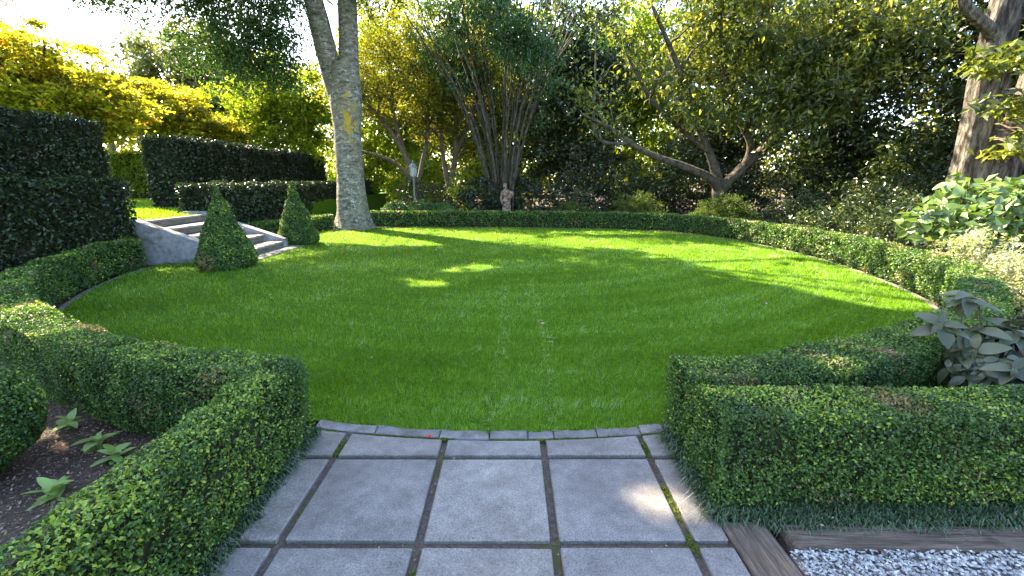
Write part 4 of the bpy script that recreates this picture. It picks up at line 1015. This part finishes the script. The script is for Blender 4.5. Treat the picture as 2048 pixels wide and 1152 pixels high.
for i, (x, y, rx, h_, lab) in enumerate(((3.3, 20.4, 1.6, 3.2, 'tall evergreen shrub behind the tip of the long limb'), (5.6, 20.0, 1.6, 2.5, 'lower evergreen shrub behind the left domed maple'), (7.6, 20.4, 1.6, 3.4, 'tall evergreen shrub behind the fork of the spreading tree'), (9.9, 19.4, 1.7, 2.8, 'broad evergreen shrub behind the right domed maple'),
                                          (12.0, 18.2, 1.8, 3.6, 'tallest evergreen shrub under the evergreen trees'), (13.6, 16.0, 1.7, 2.9, 'evergreen shrub in the dark right of the spreading tree'), (14.6, 13.6, 1.7, 3.3, 'evergreen shrub in the dark left of the twin trunks'), (14.8, 11.4, 1.6, 2.8, 'evergreen shrub close behind the twin trunks'))):
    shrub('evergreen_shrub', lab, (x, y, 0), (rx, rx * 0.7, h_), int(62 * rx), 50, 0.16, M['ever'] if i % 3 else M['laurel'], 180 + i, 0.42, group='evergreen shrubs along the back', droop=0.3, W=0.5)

# ---- big leaved plants, every leaf an object
def big_leaf_mesh(name, mat, ncol=6, curl=0.18, wid=0.5, cup=0.10, shade=0.5, serr=0.0):
    V, F = [], []
    for i in range(ncol + 1):
        t = i / ncol
        w = wid * 0.5 * (math.sin(math.pi * min(t * 0.93 + 0.045, 1) ** 0.85)) ** 0.8
        z = -curl * t * t
        for s in (-1, 0, 1): V.append((t, s * w, z + (cup * abs(s) * w * 2 if s else 0)))
    for i in range(ncol):
        for s in range(2):
            a = i * 3 + s; b = a + 3
            F += [(a, b, b + 1), (a, b + 1, a + 1)]
    return mesh_np(name, V, F, mat, True, np.full(len(V), shade))
def leafy_plant(name, label, loc, cat, meshes, heads, nper, L, tilt, seed, stemmat, group=None, zbase=0.0, stem_r=0.008, limit=300, jit_=0.16):
    g = np.random.default_rng(seed)
    o = empty(name, loc, label, cat, group)
    loc = np.asarray(loc, float); k = 0
    for hd, d in heads:
        hd = np.asarray(hd, float); d = norm(np.asarray(d, float))
        if stem_r:
            v, f = tube(wobble_line(loc + np.array([*(g.normal(size=2) * 0.08), 0]), hd, 6, 0.2, g, 0.03), np.linspace(stem_r, stem_r * 0.5, 6), 5)
            obj_np('stem', v, f, stemmat, o, True)
        u = norm(np.cross(d, [0.3, 0.9, 0.2])); w_ = np.cross(d, u)
        a0 = g.uniform(0, 6.28)
        for i in range(nper):
            if k >= limit: break
            a = a0 + i * 2.39996
            el = tilt + g.normal() * 0.22 - 0.12 * i / nper
            out = math.cos(a) * u + math.sin(a) * w_
            ax = norm(out * math.cos(el) + d * math.sin(el))
            nn = norm(d * math.cos(el) - out * math.sin(el) + g.normal(size=3) * jit_)
            ax = norm(ax - nn * (ax @ nn)); sd = np.cross(nn, ax)
            s = L * g.uniform(0.65, 1.15) * (1.0 if i > 1 else 0.7)
            m = Matrix(((ax[0] * s, sd[0] * s, nn[0] * s, 0), (ax[1] * s, sd[1] * s, nn[1] * s, 0), (ax[2] * s, sd[2] * s, nn[2] * s, 0), (0, 0, 0, 1)))
            p = hd - d * 0.02 * i * (L / 0.15) * 0.5
            m.translation = Vector(p - loc)
            le = bpy.data.objects.new('leaf', meshes[int(g.integers(len(meshes)))]); COL.objects.link(le)
            le.parent = o; le.matrix_basis = m; k += 1
    return o
g = np.random.default_rng(200)
HM = [big_leaf_mesh('hydrangea_leaf', M['hydrangea'], 6, c, 0.62, 0.2, s) for c, s in ((0.12, 0.1), (0.22, 0.5), (0.30, 0.9))]
heads = []
for i in range(60):
    az = -math.pi * (0.02 + 0.96 * ((i * 0.618034) % 1.0)); el = math.asin(-0.10 + 1.08 * (i + 0.5) / 60)
    d = np.array([math.cos(az) * math.cos(el), math.sin(az) * math.cos(el), math.sin(el)])
    c = np.array([8.25, 7.8, 0.80]) + d * np.array([1.32, 0.95, 0.92]) * g.uniform(0.85, 1.06)
    heads.append((c, d * 0.9 + np.array([0, -0.1, 0.45]) + g.normal(size=3) * 0.15))
leafy_plant('hydrangea', 'big hydrangea with broad glossy sunlit leaves below the twin trunks', (8.2, 7.75, 0), 'shrub', HM, heads, 5, 0.235, 0.15, 201, M['bark'], stem_r=0.012, jit_=0.38)
hyd = bpy.data.objects['hydrangea']
hc = np.array([h_[0] - norm(np.asarray(h_[1])) * 0.12 for h_ in heads for _ in range(2)]) + g.normal(size=(120, 3)) * 0.10
V, F, rn = clump_leaves(hc, np.full(120, 0.22), 7, 0.20, g, 0.7, 0.7, 0.2, 0.6, 0.5, gaps=False)
tag(obj_np('foliage', V, F, M['hydrangea'], hyd, False, rn), kind='stuff')
GM = [big_leaf_mesh('grey_leaf', M['greyleaf'], 6, c, 0.54, 0.16, s) for c, s in ((0.15, 0.1), (0.28, 0.5), (0.42, 0.95))]
heads = []
for i in range(34):
    d = norm(np.array([g.normal() - 0.5, -abs(g.normal()) * 0.9 + 0.2, abs(g.normal()) * 0.9])[None])[0]
    c = np.array([3.46, 2.86, 0.34]) + d * np.array([0.46, 0.40, 0.40]) * g.uniform(0.8, 1.05)
    heads.append((c, d * 0.9 + np.array([0, 0, 0.35])))
heads.append((np.array([3.18, 2.92, 0.93]), np.array([-0.1, -0.2, 1]))); heads.append((np.array([3.36, 3.0, 0.86]), np.array([0.1, -0.2, 1]))); heads.append((np.array([3.04, 2.9, 0.72]), np.array([-0.4, -0.3, 0.8])))
leafy_plant('grey_leaved_shrub', 'shrub with large dull grey green leaves between the right hedges', (3.46, 2.86, -0.05), 'shrub', GM, heads, 8, 0.155, 0.05, 202, M['bark'], stem_r=0.009, jit_=0.3)
PM = [big_leaf_mesh('rosette_leaf', M['primula'], 6, c, 0.52, 0.12, s) for c, s in ((0.15, 0.1), (0.25, 0.6), (0.35, 0.95))]
for i, (x, y, n_, L, lab) in enumerate(((-3.18, 2.78, 8, 0.115, 'farthest green rosette plant in the mulch, nearest the curved hedge'), (-2.80, 2.58, 11, 0.125, 'green rosette plant second from the curved hedge'), (-2.56, 2.43, 11, 0.115, 'green rosette plant leaning against the straight hedge'), (-2.60, 2.09, 13, 0.125, 'nearest and fullest green rosette plant in the mulch'))):
    leafy_plant('rosette_plant', lab, (x, y, -0.04), 'plant', PM, [((x, y, 0.02), (0, 0, 1))], n_, L, 0.45, 210 + i, M['bark'], group='rosette plants in the left bed', stem_r=0.0)

# ================================================================== LANTERN AND STATUE
lx, ly = -3.95, 17.9
lan = empty('garden_lantern', (lx, ly, 0), 'slender iron lamp post with a six sided glass lantern behind the back hedge', 'lantern')
v, f = tube(np.array([(lx, ly, z) for z in (-0.05, 0.12, 0.14, 0.3, 0.34, 0.5, 0.53, 1.1, 1.14, 1.66, 1.70, 1.74)]), [0.13, 0.12, 0.085, 0.075, 0.05, 0.045, 0.036, 0.033, 0.04, 0.03, 0.05, 0.03], 12)
obj_np('post', v, f, M['iron'], lan, True)
v, f = tube(np.array([(lx, ly, z) for z in (1.74, 1.80, 1.83)]), [0.035, 0.10, 0.105], 6); obj_np('lantern_base', v, f, M['iron'], lan)
hexp = lambda r, k: np.array([lx + r * math.cos(k * math.pi / 3), ly + r * math.sin(k * math.pi / 3)])
for k in range(6):
    a, b = hexp(0.10, k), hexp(0.155, k); a2, b2 = hexp(0.10, k + 1), hexp(0.155, k + 1)
    v, f = tube(np.array([(*a, 1.83), (*b, 2.17)]), [0.011, 0.011], 5); obj_np('frame_bar', v, f, M['iron'], lan)
    q = 0.985
    cen = np.array([lx, ly])
    pv = [(*(cen + (p - cen) * q), z) for p, z in ((a, 1.84), (a2, 1.84), (b2, 2.165), (b, 2.165))]
    pv2 = [(*(cen + (np.array(p[:2]) - cen) * 0.965), p[2]) for p in pv]
    F = [(0, 1, 2), (0, 2, 3), (4, 6, 5), (4, 7, 6)] + [t for i in range(4) for t in ((i, i + 4, (i + 1) % 4 + 4), (i, (i + 1) % 4 + 4, (i + 1) % 4))]
    obj_np('pane', pv + pv2, F, M['glass'], lan)
v, f = tube(np.array([(lx, ly, z) for z in (2.165, 2.19, 2.30, 2.34)]), [0.185, 0.19, 0.075, 0.06], 6); rf = obj_np('lantern_roof', v, f, M['iron'], lan)
v, f = tube(np.array([(lx, ly, z) for z in (2.34, 2.37, 2.40, 2.43, 2.47)]), [0.02, 0.035, 0.03, 0.015, 0.004], 8); obj_np('finial', v, f, M['iron'], rf, True)
v, f = tube(np.array([(lx - 0.18, ly, 2.18), (lx - 0.23, ly, 2.23), (lx - 0.22, ly, 2.29), (lx - 0.17, ly, 2.28)]), [0.014, 0.012, 0.01, 0.006], 6); obj_np('scroll', v, f, M['iron'], rf, True)

stx, sty = -0.22, 16.9
st = empty('statue', (stx, sty, 0), 'weathered pinkish stone statue of a robed figure behind the back hedge', 'statue')
b = box_bm(0.42, 0.42, 0.30, 0.02, 2, (stx, sty, 0.12)); box_bm(0.48, 0.48, 0.06, 0.012, 1, (stx, sty, 0.30), b)
obj_bm('plinth', b, M['terracotta'], st)
# robe and torso: one lofted body with drapery folds
prof = [(0.33, 0.17, 0.15, 0, 0), (0.45, 0.165, 0.15, 0, 0), (0.62, 0.15, 0.13, 0.01, 0), (0.80, 0.15, 0.125, 0.015, 0), (0.92, 0.145, 0.12, 0.01, 0), (1.02, 0.115, 0.095, 0, 0), (1.10, 0.125, 0.10, -0.005, 0), (1.20, 0.15, 0.105, -0.01, 0), (1.27, 0.155, 0.09, -0.015, 0), (1.31, 0.10, 0.07, -0.02, 0), (1.335, 0.05, 0.05, -0.025, 0),
        (1.37, 0.045, 0.048, -0.035, -0.01), (1.39, 0.058, 0.064, -0.04, -0.015), (1.43, 0.070, 0.080, -0.045, -0.02), (1.48, 0.074, 0.086, -0.05, -0.015), (1.53, 0.064, 0.075, -0.05, -0.005), (1.56, 0.036, 0.045, -0.05, 0), (1.57, 0.008, 0.01, -0.05, 0)]
prof = catmull(prof, 3, False); A = np.linspace(0, 2 * math.pi, 36, endpoint=False); V = []
for z, rx, ry, dx, dy in prof:
    fold = 1 + (0.09 * np.sin(9 * A + 3 * z) + 0.05 * np.sin(14 * A - 5 * z)) * np.clip((1.0 - z) / 0.25, 0, 1)
    nose = np.where((np.abs(A - 1.5 * math.pi) < 0.2) & (1.42 < z < 1.47), 0.018, 0.0)
    V.append(np.c_[stx + dx + rx * fold * np.cos(A), sty + dy + (ry * fold + nose) * np.sin(A), np.full(36, z + 0.0)])
m_ = len(prof); V = np.concatenate(V); F = []
for i in range(m_ - 1):
    a_ = i * 36 + np.arange(36); b_ = i * 36 + (np.arange(36) + 1) % 36
    F += [np.stack([a_, b_, b_ + 36], 1), np.stack([a_, b_ + 36, a_ + 36], 1)]
obj_np('figure', V, np.concatenate(F), M['terracotta'], st, True)
for nm, P in (('arm', [(stx - 0.13, sty, 1.25, 0.055), (stx - 0.185, sty - 0.01, 1.10, 0.047), (stx - 0.19, sty - 0.04, 0.95, 0.04), (stx - 0.16, sty - 0.12, 0.84, 0.032), (stx - 0.15, sty - 0.14, 0.78, 0.018)]),
              ('arm', [(stx + 0.12, sty, 1.25, 0.055), (stx + 0.20, sty - 0.02, 1.12, 0.05), (stx + 0.17, sty - 0.11, 1.02, 0.042), (stx + 0.07, sty - 0.15, 1.02, 0.034), (stx + 0.03, sty - 0.15, 1.03, 0.018)])):
    L = catmull(np.array(P), 5, False); v, f = tube(L[:, :3], L[:, 3], 9); obj_np(nm, v, f, M['terracotta'], st, True)
L = catmull(np.array([(stx + 0.08, sty - 0.14, 0.96, 0.03), (stx + 0.12, sty - 0.13, 1.05, 0.07), (stx + 0.19, sty - 0.10, 1.16, 0.085), (stx + 0.22, sty - 0.08, 1.23, 0.07), (stx + 0.23, sty - 0.07, 1.26, 0.02)]), 5, False)
v, f = tube(L[:, :3], L[:, 3], 12, 0.12, 3); obj_np('flower_bundle', v, f, M['terracotta'], st, True)
v, f = tube(catmull(np.array([(stx - 0.16, sty - 0.09, 0.93, 0.03), (stx, sty - 0.145, 0.88, 0.035), (stx + 0.14, sty - 0.08, 0.93, 0.03)]), 6, False)[:, :3], np.full(13, 0.026), 8, 0.15, 2); obj_np('sash', v, f, M['terracotta'], st, True)

# ================================================================== GROUND COVER AND LITTER
def tufts(cents, nb, L, g, hfun=None):
    K = len(cents); idx = np.repeat(np.arange(K), nb); n = len(idx)
    th = g.uniform(0, 2 * math.pi, n); d = np.c_[np.cos(th), np.sin(th)]
    ln = L * g.uniform(0.5, 1.1, n); r = g.uniform(0.25, 0.95, n)
    b = np.c_[cents[idx] + g.normal(size=(n, 2)) * 0.012, np.full(n, -0.03)]
    w = np.c_[-d[:, 1], d[:, 0], np.zeros(n)] * 0.0024
    m1 = b + np.c_[d * (ln * r * 0.45)[:, None], ln * (0.72 - 0.15 * r)]; tip = b + np.c_[d * (ln * r)[:, None], ln * (0.85 - 0.72 * r)]
    V = np.stack([b - w, b + w, m1 + w, m1 - w, tip], 1).reshape(-1, 3); i = np.arange(n)[:, None] * 5
    F = np.concatenate([i + [0, 1, 2], i + [0, 2, 3], i + [3, 2, 4]], 1).reshape(-1, 3)
    return V, F, np.repeat(np.clip(g.normal(0.5, 0.22, n), 0, 1), 5)
g = np.random.default_rng(300)
c = np.c_[g.uniform(-1.43, -1.335, 230), g.uniform(0.9, 2.68, 230)]
V, F, rn = tufts(c, 26, 0.115, g)
tag(obj_np('mondo_grass', V, F, M['mondo'], None, False, rn), 'dark mondo grass fringe along the left path edge', 'grass', None, 'stuff')
c = np.r_[np.c_[g.uniform(1.03, 1.24, 200), g.uniform(1.86, 2.62, 200)], np.c_[g.uniform(1.2, 4.2, 460), g.uniform(1.80, 1.93, 460)]]
c = c[(SNoise(8, 0.5)(np.c_[c, np.zeros(len(c))]) > -1.0) | (c[:, 0] < 1.4)]
V, F, rn = tufts(c, 26, 0.14, g)
tag(obj_np('mondo_grass', V, F, M['mondo'], None, False, rn), 'dark mondo grass fringe under the front right hedge', 'grass', None, 'stuff')

# mulch flakes in the left bed and under the hedges
def flakes(n, box, g, L, z, name, label, mat, sel=None, rnf=None):
    p = np.c_[g.uniform(box[0], box[1], n), g.uniform(box[2], box[3], n), z + g.uniform(0, 0.02, n)]
    if sel is not None: p = p[sel(p)]
    n = len(p)
    nr = rnd_dir(n, g) * 0.55 + np.array([0, 0, 1.0])
    V, F = leaves(p, nr, rnd_dir(n, g), L * g.uniform(0.4, 1.4, n), 0.5, 0.1)
    rn = np.clip(g.normal(0.58, 0.2, n), 0, 0.85) if rnf is None else rnf(n)
    return tag(obj_np(name, V, F, mat, None, False, np.repeat(rn, 4)), label, 'litter', None, 'stuff')
flakes(34000, (-5.2, -1.7, 0.9, 4.2), g, 0.018, -0.060, 'mulch_litter', 'bark mulch and dry leaves covering the left bed', M['litter'], lambda p: (p[:, 1] < 3.9) & ~inside_lawn(p[:, :2], -0.1))
flakes(900, (-1.42, 1.10, 0.9, 2.75), g, 0.013, -0.006, 'leaf_litter', 'tiny dry leaf scraps lying in the path joints', M['litter'], lambda p: (np.abs(((p[:, 1] - 1.72) / 0.67) - np.round((p[:, 1] - 1.72) / 0.67)) < 0.05) | (np.min(np.abs(p[:, :1] - np.array(JX)[None]), axis=1) < 0.035), lambda n: g.uniform(0.2, 0.85, n))
flakes(60, (-1.3, 1.05, 0.9, 2.75), g, 0.010, 0.004, 'leaf_litter', 'few pale petals scattered on the slabs', M['litter'], None, lambda n: g.uniform(0.7, 0.82, n))
flakes(800, (1.15, 4.2, 1.72, 1.9), g, 0.02, 0.03, 'leaf_litter', 'dry leaves caught along the timber sleeper', M['litter'], lambda p: p[:, 1] > 1.72 + 0.16 * g.random(len(p)) ** 0.5)
# red leaf on the edging, reddish dry leaves at the path edge
RM = [big_leaf_mesh('red_leaf', M['litter'], 5, 0.2, 0.55, 0.3, 1.0)]
leafy_plant('fallen_leaf', 'small bright red fallen leaf on the stone edging', (-0.565, 2.60, 0.012), 'leaf', RM, [((-0.565, 2.60, 0.014), (0, 0, 1))], 3, 0.035, 0.1, 401, M['bark'], stem_r=0)
BM = [big_leaf_mesh('brown_leaf', M['litter'], 5, 0.3, 0.4, 0.3, 0.35)]
for i, (x, y, lab) in enumerate(((-1.30, 1.73, 'dry reddish leaf at the left end of the slab joint'), (-1.29, 1.88, 'curled brown leaf beside the left mondo grass'))):
    leafy_plant('fallen_leaf', lab, (x, y, 0.002), 'leaf', BM, [((x, y, 0.006), (0, 0, 1))], 2, 0.06, 0.12, 402 + i, M['bark'], stem_r=0)

flakes(70, (1.35, 3.4, 1.0, 1.66), g, 0.03, 0.018, 'leaf_litter', 'few brown leaf scraps lying on the gravel', M['litter'], None, lambda n: g.uniform(0.1, 0.6, n))
flakes(110, (-5.5, 5.5, 3.0, 14.5), g, 0.05, 0.035, 'leaf_litter', 'few dry leaves scattered over the round lawn', M['litter'], lambda p: inside_lawn(p[:, :2], 0.3), lambda n: g.uniform(0.35, 0.8, n))
# moss in the joints
K = 26000
px_ = g.uniform(-1.33, 1.05, K); py_ = front_curve(px_) + 0.010 + g.normal(size=K) * 0.007
jx = np.array(JX)[g.integers(1, 5, K)]; jy = g.uniform(1.3, 2.6, K)
P = np.r_[np.c_[px_, py_][: K // 2], np.c_[jx + g.normal(size=K) * 0.014, jy][: K // 2]]
mn = SNoise(17, 0.45)(np.c_[P, np.zeros(len(P))])
keep = mn + np.r_[np.full(K // 2, 1.0), np.where(P[K // 2:, 0] > 0.6, 0.2, np.where(P[K // 2:, 0] < -0.9, 0.2, -0.9))] > 0.4
P = P[keep]; n = len(P)
V, F = leaves(np.c_[P, -0.022 + 0.022 * g.random(n)], rnd_dir(n, g) + np.array([0, 0, 0.6]), rnd_dir(n, g), 0.009 * g.uniform(0.6, 1.4, n), 0.6, 0.2)
tag(obj_np('moss', V, F, M['moss'], None, False, np.repeat(g.random(n), 4)), 'yellow green moss growing in the path joints', 'moss', None, 'stuff')
